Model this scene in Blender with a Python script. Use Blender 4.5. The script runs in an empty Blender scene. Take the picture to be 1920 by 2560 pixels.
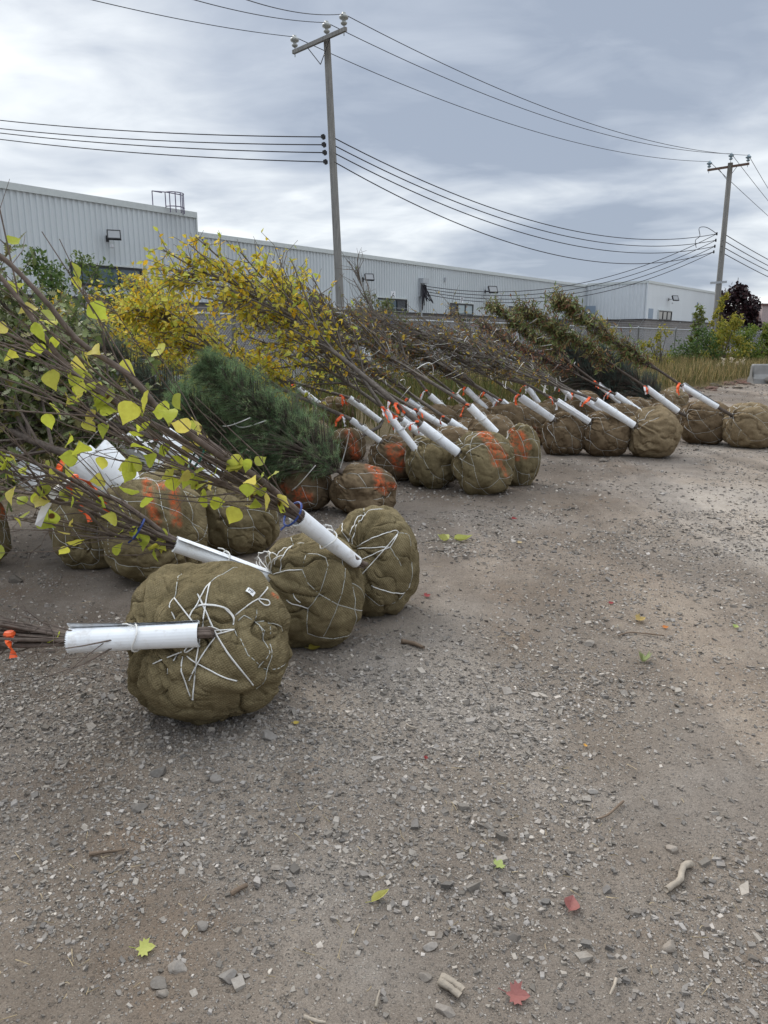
import bpy, math, random
import numpy as np
from mathutils import Vector, Matrix

# ------------------------------------------------------------------ camera, sky, sun, exposure
S = bpy.context.scene
COL = S.collection
H = 1.5                                # eye height
PITCH = math.radians(13.1)             # looking down
F = 1850.0                             # focal length in pixels of the 1920x2560 frame
cam_d = bpy.data.cameras.new('camera'); cam = bpy.data.objects.new('camera', cam_d); COL.objects.link(cam)
cam.location = (0, 0, H); cam.rotation_euler = (math.radians(90) - PITCH, 0, 0)
cam_d.sensor_fit = 'VERTICAL'; cam_d.sensor_height = 36.0; cam_d.lens = 36.0 * F / 2560.0
cam_d.clip_start = 0.05; cam_d.clip_end = 5000
S.camera = cam
S.view_settings.view_transform = 'Standard'; S.view_settings.look = 'None'
S.view_settings.exposure = 0.42; S.view_settings.gamma = 1.0
S.render.engine = 'CYCLES'
try:
    S.cycles.use_denoising = True
    S.cycles.max_bounces = 6; S.cycles.transparent_max_bounces = 8
    S.cycles.sample_clamp_indirect = 6
except Exception: pass

SUN_EL, SUN_AZ = math.radians(42), math.radians(-38)      # azimuth from +Y, positive to the right
SUNV = Vector((math.sin(SUN_AZ) * math.cos(SUN_EL), math.cos(SUN_AZ) * math.cos(SUN_EL), math.sin(SUN_EL)))
sun_d = bpy.data.lights.new('sun', 'SUN'); sun_d.energy = 1.5; sun_d.angle = math.radians(28); sun_d.color = (1, 0.95, 0.88)
sun = bpy.data.objects.new('sun', sun_d); COL.objects.link(sun)
sun.rotation_euler = (-SUNV).to_track_quat('-Z', 'Y').to_euler(); sun.location = (0, 0, 30)

W = bpy.data.worlds.new('World'); S.world = W; W.use_nodes = True
def build_world():
    nt = W.node_tree; nt.nodes.clear(); N = nt.nodes.new; L = nt.links.new
    out = N('ShaderNodeOutputWorld'); bg = N('ShaderNodeBackground'); bg.inputs[1].default_value = 0.1
    sky = N('ShaderNodeTexSky'); sky.sky_type = 'NISHITA'; sky.sun_disc = False
    sky.sun_elevation = SUN_EL; sky.sun_rotation = SUN_AZ
    tc = N('ShaderNodeTexCoord'); sep = N('ShaderNodeSeparateXYZ'); L(tc.outputs['Generated'], sep.inputs[0])
    def math_(op, a, b=None, c=None):
        n = N('ShaderNodeMath'); n.operation = op
        for i, v in enumerate((a, b, c)):
            if v is None: continue
            if isinstance(v, (int, float)): n.inputs[i].default_value = v
            else: L(v, n.inputs[i])
        return n.outputs[0]
    z = math_('MAXIMUM', sep.outputs[2], 0.0)
    zz = math_('ADD', z, 0.16)
    u = math_('DIVIDE', sep.outputs[0], zz); v = math_('DIVIDE', sep.outputs[1], zz)
    cmb = N('ShaderNodeCombineXYZ'); L(u, cmb.inputs[0]); L(v, cmb.inputs[1])
    def noise(scale, detail, rough, dist, off, sy=1.0):
        mp = N('ShaderNodeMapping'); mp.inputs['Location'].default_value = off; mp.inputs['Scale'].default_value = (1, sy, 1)
        mp.inputs['Rotation'].default_value = (0, 0, 0.35)
        L(cmb.outputs[0], mp.inputs[0])
        n = N('ShaderNodeTexNoise'); n.inputs['Scale'].default_value = scale; n.inputs['Detail'].default_value = detail
        n.inputs['Roughness'].default_value = rough; n.inputs['Distortion'].default_value = dist
        L(mp.outputs[0], n.inputs['Vector']); return n.outputs[0]
    n1 = noise(0.62, 5, 0.5, 0.5, (3.1, 7.7, 0), 1.15)
    n2 = noise(2.4, 7, 0.55, 0.5, (1.3, 2.2, 4), 1.5)
    base = math_('ADD', math_('MULTIPLY', n1, 0.80), math_('MULTIPLY', n2, 0.20))
    zs = N('ShaderNodeMapRange'); zs.interpolation_type = 'SMOOTHSTEP'; L(z, zs.inputs[0]); zs.inputs[1].default_value = 0.36; zs.inputs[2].default_value = 0.85; zen = zs.outputs[0]   # an overcast sky is brightest overhead
    # brighter where the sun stands behind the cloud, and towards the horizon
    dot = N('ShaderNodeVectorMath'); dot.operation = 'DOT_PRODUCT'; L(tc.outputs['Generated'], dot.inputs[0]); dot.inputs[1].default_value = SUNV
    glow = math_('POWER', math_('MAXIMUM', dot.outputs['Value'], 0.0), 5.0)
    hor = math_('POWER', math_('SUBTRACT', 1.0, z), 9.0)
    val = math_('ADD', math_('ADD', base, math_('MULTIPLY', glow, 0.05)), math_('MULTIPLY', hor, 0.10))
    ramp = N('ShaderNodeValToRGB'); L(val, ramp.inputs[0]); e = ramp.color_ramp.elements
    e[0].position = 0.41; e[0].color = (0.255, 0.295, 0.365, 1)
    e[1].position = 0.70; e[1].color = (0.92, 0.91, 0.88, 1)
    for p, c in ((0.47, (0.35, 0.39, 0.455, 1)), (0.535, (0.49, 0.525, 0.57, 1)), (0.61, (0.68, 0.71, 0.73, 1))):
        x = e.new(p); x.color = c
    sc = N('ShaderNodeVectorMath'); sc.operation = 'SCALE'; L(ramp.outputs[0], sc.inputs[0]); L(math_('ADD', 11.2, math_('MULTIPLY', zen, 15.0)), sc.inputs['Scale'])
    mix = N('ShaderNodeMix'); mix.data_type = 'RGBA'; mix.inputs[0].default_value = 0.93
    L(sky.outputs[0], mix.inputs[6]); L(sc.outputs[0], mix.inputs[7])
    L(mix.outputs[2], bg.inputs[0]); L(bg.outputs[0], out.inputs[0])
build_world()

# ------------------------------------------------------------------ pixels to places
cp, sp_ = math.cos(PITCH), math.sin(PITCH)
K = 1920.0 / 1659.0
def ray(px, py):
    cx = (px - 960) / F; cy = (1280 - py) / F
    return np.array((cx, cp + cy * sp_, -sp_ + cy * cp))
ORG = np.array((0, 0, H))
def at(px, py, Y):
    d = ray(px, py); return ORG + d * (Y / d[1])
def atz(px, py, z=0.0):
    d = ray(px, py); return ORG + d * ((z - H) / d[2])
def p_(x, y): return (x * K, y * K)
def project(V):
    V = np.asarray(V, float); r = V - ORG
    zc = r[..., 1] * cp - r[..., 2] * sp_; yc = r[..., 1] * sp_ + r[..., 2] * cp
    return 960 + F * r[..., 0] / zc, 1280 - F * yc / zc, zc
UX, UY = math.sin(math.radians(38.6)), math.cos(math.radians(38.6))
U = np.array((UX, UY, 0)); NN = np.array((-UY, UX, 0))          # along the building, and from the yard towards it
def onplane(px, py, d):
    r = ray(px, py); t = d / (r @ NN); return ORG + r * t
def sz(px, py, d):
    q = onplane(px, py, d); return q @ U, q[2]

# ------------------------------------------------------------------ numeric helpers
rng = np.random.default_rng(7)
def hash3(ix, iy, iz, seed):
    h = (ix.astype(np.uint32) * np.uint32(374761393) + iy.astype(np.uint32) * np.uint32(668265263)
         + iz.astype(np.uint32) * np.uint32(2246822519) + np.uint32(seed * 97531 % 4294967291))
    h = (h ^ (h >> np.uint32(13))) * np.uint32(1274126177)
    h = h ^ (h >> np.uint32(16)); h = h * np.uint32(2654435761); h = h ^ (h >> np.uint32(15))
    return (h & np.uint32(0xFFFFFF)).astype(np.float64) / 0xFFFFFF
def vnoise(P, seed=0):
    P = np.asarray(P, float); i = np.floor(P).astype(np.int64); f = P - i
    f = f * f * f * (f * (f * 6 - 15) + 10); r = 0
    for dx in (0, 1):
        wx = f[:, 0] if dx else 1 - f[:, 0]
        for dy in (0, 1):
            wy = f[:, 1] if dy else 1 - f[:, 1]
            for dz in (0, 1):
                wz = f[:, 2] if dz else 1 - f[:, 2]
                r = r + wx * wy * wz * hash3(i[:, 0] + dx, i[:, 1] + dy, i[:, 2] + dz, seed)
    return r
def fbm(P, seed=0, o=4, g=0.5):
    P = np.asarray(P, float); a, s, r, w = 1.0, 1.0, 0, 0
    for k in range(o):
        r = r + a * vnoise(P * s + k * 17.3, seed + k); w += a; a *= g; s *= 2.03
    return r / w
def unit(v):
    v = np.asarray(v, float); return v / (np.linalg.norm(v, axis=-1, keepdims=True) + 1e-12)
def frame(d):
    d = unit(d); a = np.where(np.abs(d[..., 2:3]) > 0.92, np.array((1.0, 0, 0)), np.array((0, 0, 1.0)))
    s = unit(np.cross(d, a)); return d, s, np.cross(s, d)

class MB:
    """collects vertices and faces; build() links them as one mesh object"""
    def __init__(s): s.V = []; s.Q = []; s.T = []; s.QM = []; s.TM = []; s.C = []; s.n = 0; s.uvq = None
    def add(s, V, F, m=0, c=None):
        V = np.asarray(V, float).reshape(-1, 3); F = np.asarray(F, np.int64)
        if F.size:
            if F.shape[1] == 4: s.Q.append(F + s.n); s.QM.append(np.full(len(F), m))
            else: s.T.append(F + s.n); s.TM.append(np.full(len(F), m))
        s.V.append(V); s.n += len(V)
        if c is not None:
            c = np.asarray(c, float)
            if c.ndim == 1: c = np.tile(c, (len(V), 1))
            s.C.append(c)
        else: s.C.append(np.full((len(V), 3), 0.5))
        return s
    def box(s, lo, hi, m=0, M=None, o=None, c=None):
        x0, y0, z0 = lo; x1, y1, z1 = hi
        V = np.array([(x0, y0, z0), (x1, y0, z0), (x1, y1, z0), (x0, y1, z0), (x0, y0, z1), (x1, y0, z1), (x1, y1, z1), (x0, y1, z1)], float)
        if M is not None: V = V @ np.asarray(M).T
        if o is not None: V = V + o
        return s.add(V, [(0, 3, 2, 1), (4, 5, 6, 7), (0, 1, 5, 4), (1, 2, 6, 5), (2, 3, 7, 6), (3, 0, 4, 7)], m, c)
    def tube(s, P, R, k=6, m=0, c=None, cap=True):
        P = np.asarray(P, float); n = len(P); R = np.broadcast_to(np.asarray(R, float), (n,))
        t = np.gradient(P, axis=0); t = unit(t)
        ref = np.array((0.12, 0.31, 0.94)) if abs(t[0][2]) < 0.9 else np.array((1.0, 0.1, 0))
        a = unit(np.cross(t, ref)); b = np.cross(t, a)
        ang = np.linspace(0, 2 * np.pi, k, endpoint=False)
        V = P[:, None, :] + R[:, None, None] * (np.cos(ang)[None, :, None] * a[:, None, :] + np.sin(ang)[None, :, None] * b[:, None, :])
        i = np.arange(n - 1)[:, None] * k; j = np.arange(k)[None, :]; j2 = (j + 1) % k
        Fq = np.stack([i + j, i + k + j, i + k + j2, i + j2], -1).reshape(-1, 4)
        s.add(V.reshape(-1, 3), Fq, m, c)
        if cap:
            e = s.n - n * k
            for base in (e, e + (n - 1) * k):
                cc = P[0] if base == e else P[-1]
                s.V.append(cc[None]); s.C.append(s.C[-1][:1] if len(s.C) else np.full((1, 3), .5)); s.n += 1
                jj = np.arange(k); T = np.stack([base + jj, base + (jj + 1) % k, np.full(k, s.n - 1)], -1)
                s.T.append(T); s.TM.append(np.full(k, m))
        return s
    def lathe(s, prof, o=(0, 0, 0), k=14, m=0):
        prof = np.asarray(prof, float); ang = np.linspace(0, 2 * np.pi, k, endpoint=False)
        V = np.stack([prof[:, 0:1] * np.cos(ang), prof[:, 0:1] * np.sin(ang), np.repeat(prof[:, 1:2], k, 1)], -1).reshape(-1, 3) + np.asarray(o)
        n = len(prof); i = np.arange(n - 1)[:, None] * k; j = np.arange(k)[None]; j2 = (j + 1) % k
        return s.add(V, np.stack([i + j, i + j2, i + k + j2, i + k + j], -1).reshape(-1, 4), m)
    def twigs(s, A, B, C_, ra, rc, k=3, m=0):
        A, B, C_ = map(lambda x: np.asarray(x, float), (A, B, C_)); n = len(A)
        if n == 0: return s
        d, e1, e2 = frame(C_ - A); ang = np.linspace(0, 2 * np.pi, k, endpoint=False)
        ra = np.broadcast_to(ra, (n,)); rc = np.broadcast_to(rc, (n,)); V = []
        for Pt, r in ((A, ra), (B, (ra + rc) / 2), (C_, rc)):
            V.append(Pt[:, None] + r[:, None, None] * (np.cos(ang)[None, :, None] * e1[:, None] + np.sin(ang)[None, :, None] * e2[:, None]))
        V = np.stack(V, 1).reshape(-1, 3)
        j = np.arange(k); j2 = (j + 1) % k
        f = np.concatenate([np.stack([q * k + j, q * k + j2, (q + 1) * k + j2, (q + 1) * k + j], -1) for q in (0, 1)])
        Fq = (np.arange(n)[:, None, None] * 3 * k + f[None]).reshape(-1, 4)
        return s.add(V, Fq, m)
    def inst(s, TV, TF, pos, ax, up, size, bend=0.0, twist=0.0, col=None, m=0):
        """many copies of one small template: x along the leaf, y across, z out of it"""
        pos = np.asarray(pos, float); n = len(pos)
        if n == 0: return s
        d = unit(ax); sd = unit(np.cross(up, d)); nn = np.cross(d, sd)
        size = np.broadcast_to(np.asarray(size, float), (n,)); bend = np.broadcast_to(np.asarray(bend, float), (n,))
        x = TV[None, :, 0].repeat(n, 0); y = TV[None, :, 1].repeat(n, 0); z = TV[None, :, 2] + bend[:, None] * (TV[None, :, 0] ** 2) + np.asarray(twist).reshape(-1, 1) * x * y
        V = pos[:, None] + size[:, None, None] * (x[..., None] * d[:, None] + y[..., None] * sd[:, None] + z[..., None] * nn[:, None])
        k = len(TV); Fq = (np.arange(n)[:, None, None] * k + np.asarray(TF)[None]).reshape(-1, len(TF[0]))
        c = None if col is None else np.repeat(np.asarray(col, float), k, 0)
        return s.add(V.reshape(-1, 3), Fq, m, c)
    def build(s, name, mats, parent=None, smooth=False, tint=False, attr=None):
        V = np.concatenate(s.V) if s.V else np.zeros((0, 3))
        if parent is not None: V = V - np.array(root_loc(parent))
        Q = np.concatenate(s.Q) if s.Q else np.zeros((0, 4), np.int64); T = np.concatenate(s.T) if s.T else np.zeros((0, 3), np.int64)
        me = bpy.data.meshes.new(name); me.vertices.add(len(V)); me.vertices.foreach_set('co', V.ravel())
        me.loops.add(Q.size + T.size); me.loops.foreach_set('vertex_index', np.concatenate([Q.ravel(), T.ravel()]).astype(np.int32))
        me.polygons.add(len(Q) + len(T))
        me.polygons.foreach_set('loop_start', np.concatenate([np.arange(len(Q)) * 4, Q.size + np.arange(len(T)) * 3]).astype(np.int32))
        mi = np.concatenate([np.concatenate(s.QM) if s.QM else np.zeros(0), np.concatenate(s.TM) if s.TM else np.zeros(0)]).astype(np.int32)
        me.polygons.foreach_set('material_index', mi)
        me.polygons.foreach_set('use_smooth', np.full(len(mi), smooth, dtype=bool))
        for mt in (mats if isinstance(mats, (list, tuple)) else [mats]): me.materials.append(mt)
        me.update(calc_edges=True); me.validate()
        if tint:
            a = me.color_attributes.new('tint', 'FLOAT_COLOR', 'POINT'); cc = np.concatenate(s.C)
            a.data.foreach_set('color', np.concatenate([cc, np.ones((len(cc), 1))], 1).ravel().astype(np.float32))
        if attr is not None:
            a = me.attributes.new('paint', 'FLOAT', 'POINT'); a.data.foreach_set('value', attr.astype(np.float32))
        o = bpy.data.objects.new(name, me); COL.objects.link(o)
        if parent is not None: o.parent = parent
        return o

def root_loc(o):
    while o.parent is not None: o = o.parent
    return o.location
def thing(name, label, cat, loc=(0, 0, 0), group=None):
    o = bpy.data.objects.new(name, None); COL.objects.link(o); o.location = tuple(float(v) for v in loc); o.empty_display_size = 0.2
    o['label'] = label; o['category'] = cat
    if group: o['group'] = group
    return o
def tag(o, label, cat, group=None, kind=None):
    if label: o['label'] = label
    if cat: o['category'] = cat
    if group: o['group'] = group
    if kind: o['kind'] = kind
    return o

# ------------------------------------------------------------------ materials
class NT:
    def __init__(s, name):
        s.m = bpy.data.materials.new(name); s.m.use_nodes = True; s.t = s.m.node_tree; s.t.nodes.clear()
        s.out = s.n('ShaderNodeOutputMaterial'); s.b = s.n('ShaderNodeBsdfPrincipled'); s.l(s.b.outputs[0], s.out.inputs[0])
        s._o = None
    def n(s, t): return s.t.nodes.new(t)
    def l(s, a, b): s.t.links.new(a, b)
    def set(s, sock, v):
        if isinstance(v, (int, float)): sock.default_value = v
        elif isinstance(v, tuple): sock.default_value = v if len(v) != 3 or len(sock.default_value) == 3 else (*v, 1)
        else: s.l(v, sock)
    def obj(s):
        if s._o is None: s._o = s.n('ShaderNodeTexCoord')
        return s._o.outputs['Object']
    def pos(s): return s.n('ShaderNodeNewGeometry').outputs['Position']
    def mp(s, v, scale=(1, 1, 1), rot=(0, 0, 0), loc=(0, 0, 0)):
        m = s.n('ShaderNodeMapping'); s.l(v, m.inputs[0]); m.inputs['Scale'].default_value = scale; m.inputs['Rotation'].default_value = rot; m.inputs['Location'].default_value = loc
        return m.outputs[0]
    def noise(s, v, scale, det=4, rough=.55, dist=0, color=False):
        t = s.n('ShaderNodeTexNoise'); s.l(v, t.inputs['Vector']); t.inputs['Scale'].default_value = scale; t.inputs['Detail'].default_value = det
        t.inputs['Roughness'].default_value = rough; t.inputs['Distortion'].default_value = dist; return t.outputs[1 if color else 0]
    def voro(s, v, scale, out='Distance', feat='F1'):
        t = s.n('ShaderNodeTexVoronoi'); t.feature = feat; s.l(v, t.inputs['Vector']); t.inputs['Scale'].default_value = scale; return t.outputs[out]
    def wave(s, v, scale, dist=0, det=2, dirn='X', typ='BANDS'):
        t = s.n('ShaderNodeTexWave'); t.wave_type = typ; t.bands_direction = dirn; s.l(v, t.inputs['Vector']); t.inputs['Scale'].default_value = scale
        t.inputs['Distortion'].default_value = dist; t.inputs['Detail'].default_value = det; return t.outputs[1]
    def ramp(s, f, stops):
        r = s.n('ShaderNodeValToRGB'); s.l(f, r.inputs[0]); e = r.color_ramp.elements
        e[0].position, e[0].color = stops[0][0], (*stops[0][1], 1); e[1].position, e[1].color = stops[-1][0], (*stops[-1][1], 1)
        for p, c in stops[1:-1]:
            x = e.new(p); x.color = (*c, 1)
        return r.outputs[0]
    def mr(s, f, a, b, c=0., d=1.):
        r = s.n('ShaderNodeMapRange'); s.set(r.inputs[0], f)
        for i, v in enumerate((a, b, c, d)): r.inputs[i + 1].default_value = v
        return r.outputs[0]
    def math(s, op, a, b=0.):
        r = s.n('ShaderNodeMath'); r.operation = op; s.set(r.inputs[0], a); s.set(r.inputs[1], b); return r.outputs[0]
    def mix(s, f, a, b, mode='MIX'):
        r = s.n('ShaderNodeMix'); r.data_type = 'RGBA'; r.blend_type = mode; s.set(r.inputs[0], f); s.set(r.inputs[6], a); s.set(r.inputs[7], b); return r.outputs[2]
    def attr(s, name, out='Color'):
        a = s.n('ShaderNodeAttribute'); a.attribute_name = name; return a.outputs[out]
    def bump(s, h, strength, dist=.01):
        b = s.n('ShaderNodeBump'); s.l(h, b.inputs['Height']); b.inputs['Strength'].default_value = strength; b.inputs['Distance'].default_value = dist
        s.l(b.outputs[0], s.b.inputs['Normal']); return b
    def done(s, color=None, rough=.7, metal=0., spec=.4):
        if color is not None: s.set(s.b.inputs['Base Color'], color)
        s.set(s.b.inputs['Roughness'], rough); s.set(s.b.inputs['Metallic'], metal); s.set(s.b.inputs['Specular IOR Level'], spec)
        return s.m
def plain(name, c, rough=.7, metal=0., var=.18, scale=6., spec=.4, bump=0.):
    t = NT(name); n = t.noise(t.obj(), scale, 5)
    col = t.mix(t.mr(n, .3, .7), tuple(v * (1 - var) for v in c), tuple(min(1, v * (1 + var)) for v in c))
    if bump: t.bump(t.noise(t.obj(), scale * 6, 4), bump, .01)
    return t.done(col, rough, metal, spec)

def leaf_mat(name, trans=.4, spots=False, rough=.55, spec=.3):
    t = NT(name); c = t.attr('tint'); n = t.noise(t.obj(), 60, 3)
    col = t.mix(t.mr(n, .3, .75, 0, .5), c, t.mix(1., c, (.75, .68, .55), 'MULTIPLY'))
    if spots:
        v = t.voro(t.obj(), 15); g = t.noise(t.obj(), 4, 2)
        sp = t.math('MULTIPLY', t.mr(v, .17, .25, 1, 0), t.mr(g, .50, .54))
        col = t.mix(sp, col, (.10, .045, .015))
    t.done(col, rough, 0, spec)
    tr = t.n('ShaderNodeBsdfTranslucent'); t.l(col, tr.inputs[0])
    ms = t.n('ShaderNodeMixShader'); ms.inputs[0].default_value = trans
    t.l(t.b.outputs[0], ms.inputs[1]); t.l(tr.outputs[0], ms.inputs[2]); t.l(ms.outputs[0], t.out.inputs[0])
    return t.m

def burlap_mat(name, c_light, c_dark, dirt=.25):
    t = NT(name); o = t.obj()
    big = t.noise(o, 5, 5, .6); fine = t.noise(o, 60, 4, .7)
    wx = t.wave(t.mp(o, rot=(0.3, 0.5, 0.2)), 36, 1.4, 1, 'X'); wy = t.wave(t.mp(o, rot=(0.3, 0.5, 0.2)), 36, 1.4, 1, 'Z')
    weave = t.math('MULTIPLY', wx, wy)
    col = t.mix(t.mr(big, .32, .68), c_dark, c_light)
    col = t.mix(t.mr(fine, .35, .7, 0, .6), col, t.mix(1., col, (.55, .52, .48), 'MULTIPLY'))
    col = t.mix(t.math('MULTIPLY', weave, .6), col, t.mix(1., col, (1.5, 1.45, 1.35), 'MULTIPLY'))
    dn = t.noise(o, 3.1, 6, .65); col = t.mix(t.mr(dn, .52, .72, 0, dirt), col, (.065, .042, .026))
    pn = t.noise(o, 34, 4, .7); pa = t.math('MULTIPLY', t.attr('paint', 'Fac'), t.mr(pn, .38, .66, 0, .92))
    col = t.mix(pa, col, (.66, .115, .035))
    h = t.math('ADD', t.math('MULTIPLY', weave, .35), fine); t.bump(h, .8, .008)
    return t.done(col, .95, 0, .08)

M = {}
M['burlap_new'] = burlap_mat('burlap_new', (.250, .205, .118), (.125, .100, .054), .25)
M['burlap_old'] = burlap_mat('burlap_old', (.215, .16, .10), (.105, .073, .044), .6)
M['burlap_tan'] = burlap_mat('burlap_tan', (.29, .225, .14), (.18, .135, .08), .4)
M['twine'] = plain('twine', (.70, .69, .66), .6, var=.22, scale=14)
M['wire'] = plain('wire', (.50, .50, .46), .5, .25, var=.15)
def guard_mat():
    t = NT('white_corrugated_plastic'); n = t.noise(t.mp(t.obj(), (3, 3, 3)), 4, 5)
    col = t.mix(t.mr(n, .35, .75, 0, .5), (.86, .88, .90), (.70, .71, .72)); s = t.noise(t.obj(), 30, 3)
    col = t.mix(t.mr(s, .58, .72, 0, .45), col, (.55, .5, .44)); w = t.noise(t.obj(), 7, 6, .7); col = t.mix(t.mr(w, .56, .70, 0, .55), col, (.42, .37, .31))
    t.done(col, .42, 0, .4)
    t.b.inputs['Subsurface Weight'].default_value = .0
    return t.m
M['guard'] = guard_mat()
def bark_mat(name, a, b, sc=30):
    t = NT(name); o = t.obj(); n = t.noise(t.mp(o, (1, 1, 1)), sc, 6, .65); big = t.noise(o, 4, 3)
    col = t.mix(t.mr(n, .3, .7), a, b); col = t.mix(t.mr(big, .4, .7, 0, .5), col, t.mix(1., col, (1.5, 1.45, 1.4), 'MULTIPLY'))
    t.bump(n, .5, .004); return t.done(col, .85, 0, .2)
M['bark_red'] = bark_mat('bark_reddish', (.078, .060, .050), (.175, .138, .115))
M['bark_grey'] = bark_mat('bark_grey', (.085, .072, .062), (.21, .185, .16))
M['bark_dark'] = bark_mat('bark_dark', (.055, .044, .037), (.135, .11, .092))
M['ribbon'] = plain('orange_ribbon', (.85, .12, .025), .45, var=.1)
M['ribbon_white'] = plain('striped_ribbon', (.75, .73, .74), .45, var=.1)
M['blue_tape'] = plain('blue_tie', (.02, .05, .22), .5)
M['green_tape'] = plain('green_tie', (.01, .09, .06), .5)
M['leaf_big'] = leaf_mat('leaf_big', .5, True)
M['leaf'] = leaf_mat('leaf', .42)
M['leaf_dull'] = leaf_mat('leaf_dull', .25)
M['needle'] = leaf_mat('needle', .28, False, .6, .25)
M['steel'] = plain('galvanised_steel', (.40, .42, .44), .5, .1, var=.12)
M['dark_metal'] = plain('dark_metal', (.02, .02, .022), .45, .2)
M['cable'] = plain('black_cable', (.018, .016, .022), .6)
M['tag'] = plain('white_tag', (.85, .85, .84), .5, var=.05)
M['black_print'] = plain('black_print', (.03, .03, .03), .6)

# ------------------------------------------------------------------ ground
def ground_h(x, y):
    P = np.stack([x, y, np.zeros_like(x)], -1)
    h = (fbm(P * .55, 3, 3) - .5) * .05 + (fbm(P * 3.3, 9, 3) - .5) * .022
    nr = np.exp(-((y - 2) / 7) ** 2); h2 = (fbm(P * 22, 5, 3) - .5) * .016 * nr
    return h * np.clip(1.2 - np.hypot(x, y) / 90, .2, 1) + h2
def gz(x, y): return float(ground_h(np.array([float(x)]), np.array([float(y)]))[0])

def ground_mat():
    t = NT('gravel_dirt'); o = t.pos()
    a = t.noise(o, .55, 6, .62, .4); b = t.noise(o, 2.6, 7, .62); c = t.noise(o, 14, 6, .65); d = t.noise(o, 75, 5, .7)
    col = t.ramp(a, [(.30, (0.172, 0.141, 0.115)), (.46, (0.232, 0.195, 0.162)), (.58, (0.297, 0.254, 0.214)), (.72, (0.361, 0.312, 0.264))])
    col = t.mix(t.mr(b, .38, .66, 0, .75), col, t.ramp(c, [(.3, (0.163, 0.135, 0.111)), (.55, (0.241, 0.205, 0.170)), (.75, (0.327, 0.283, 0.237))]))
    # patches of brownish soil
    e = t.noise(t.mp(o, loc=(5, 9, 0)), 1.3, 5, .6); col = t.mix(t.mr(e, .57, .68, 0, .5), col, (0.206, 0.148, 0.103))
    # embedded pebbles at two sizes, each its own grey
    v1 = t.n('ShaderNodeTexVoronoi'); v1.inputs['Scale'].default_value = 62; t.l(o, v1.inputs['Vector'])
    v2 = t.n('ShaderNodeTexVoronoi'); v2.inputs['Scale'].default_value = 150; t.l(o, v2.inputs['Vector'])
    g1 = t.ramp(t.n('ShaderNodeSeparateColor').outputs[0], [(0, (0, 0, 0)), (1, (1, 1, 1))])
    sc = t.n('ShaderNodeSeparateColor'); t.l(v1.outputs['Color'], sc.inputs[0])
    peb = t.ramp(sc.outputs[0], [(.0, (0.129, 0.113, 0.098)), (.5, (0.241, 0.213, 0.186)), (.85, (0.344, 0.312, 0.272)), (1., (0.482, 0.443, 0.398))])
    msk = t.math('MULTIPLY', t.mr(v1.outputs['Distance'], .28, .36, 1, 0), t.mr(sc.outputs[1], .45, .5))
    col = t.mix(t.math('MULTIPLY', msk, t.mr(b, .35, .6, .3, .9)), col, peb)
    sc2 = t.n('ShaderNodeSeparateColor'); t.l(v2.outputs['Color'], sc2.inputs[0])
    msk2 = t.math('MULTIPLY', t.mr(v2.outputs['Distance'], .3, .4, 1, 0), t.mr(sc2.outputs[1], .5, .55))
    peb2 = t.ramp(sc2.outputs[0], [(.0, (0.112, 0.097, 0.083)), (.6, (0.232, 0.205, 0.176)), (1., (0.413, 0.377, 0.329))])
    col = t.mix(t.math('MULTIPLY', msk2, .75), col, peb2)
    # weedy soil beyond the yard edge, grey hardstanding beyond the fence
    pw = t.noise(o, .45, 4, .6, .3); col = t.mix(t.mr(pw, .46, .60, 0, .75), col, t.ramp(c, [(.3, (.275, .248, .222)), (.7, (.35, .32, .29))]))
    cr = t.noise(o, 210, 3, .8); col = t.mix(t.mr(cr, .40, .62, .75, 0), col, t.mix(1., col, (.62, .60, .58), 'MULTIPLY'))
    # wheel worn bands running out across the yard, pale where packed, dark where loose and damp
    wv = t.noise(t.mp(o, (1.0, .26, 1), (0, 0, -.5)), .9, 5, .6, .6); w2 = t.noise(t.mp(o, loc=(2, 4, 0)), .38, 5, .65, .5)
    col = t.mix(t.mr(wv, .40, .56, .85, 0), col, t.mix(1., col, (.76, .745, .73), 'MULTIPLY')); col = t.mix(t.mr(wv, .50, .64, 0, .9), col, t.mix(1., col, (1.34, 1.32, 1.29), 'MULTIPLY'))
    col = t.mix(t.mr(w2, .50, .62, 0, .8), col, t.mix(1., col, (.76, .74, .725), 'MULTIPLY'))
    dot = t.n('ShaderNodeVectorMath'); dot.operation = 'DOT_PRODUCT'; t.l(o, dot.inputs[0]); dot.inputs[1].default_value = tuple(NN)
    dd = t.math('ADD', dot.outputs['Value'], t.mr(t.noise(o, .8, 4), 0, 1, -.8, .8))
    col = t.mix(t.mr(dd, 6.3, 7.2), col, t.ramp(c, [(.3, (.07, .055, .03)), (.7, (.17, .135, .075))]))
    col = t.mix(t.mr(dd, 15.2, 16.2), col, (.20, .195, .19))
    col = t.mix(1., col, (1.36, 1.35, 1.32), 'MULTIPLY')
    damp_shade = t.math('ADD', dot.outputs['Value'], t.mr(t.noise(o, 1.1, 6, .65), .2, .8, -1.3, 1.3)); col = t.mix(t.mr(damp_shade, 2.0, 3.2, 0, .75), col, t.mix(1., col, (.66, .65, .655), 'MULTIPLY'))  # tree shade painted into the ground colour, together with damp soil round the balls
    h = t.math('ADD', t.math('MULTIPLY', msk, .6), t.math('ADD', t.math('MULTIPLY', c, .9), t.math('ADD', t.math('MULTIPLY', d, 1.5), t.math('MULTIPLY', msk2, .35))))
    t.bump(h, .9, .012)
    return t.done(col, .92, 0, .15)
M['ground'] = ground_mat()
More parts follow.
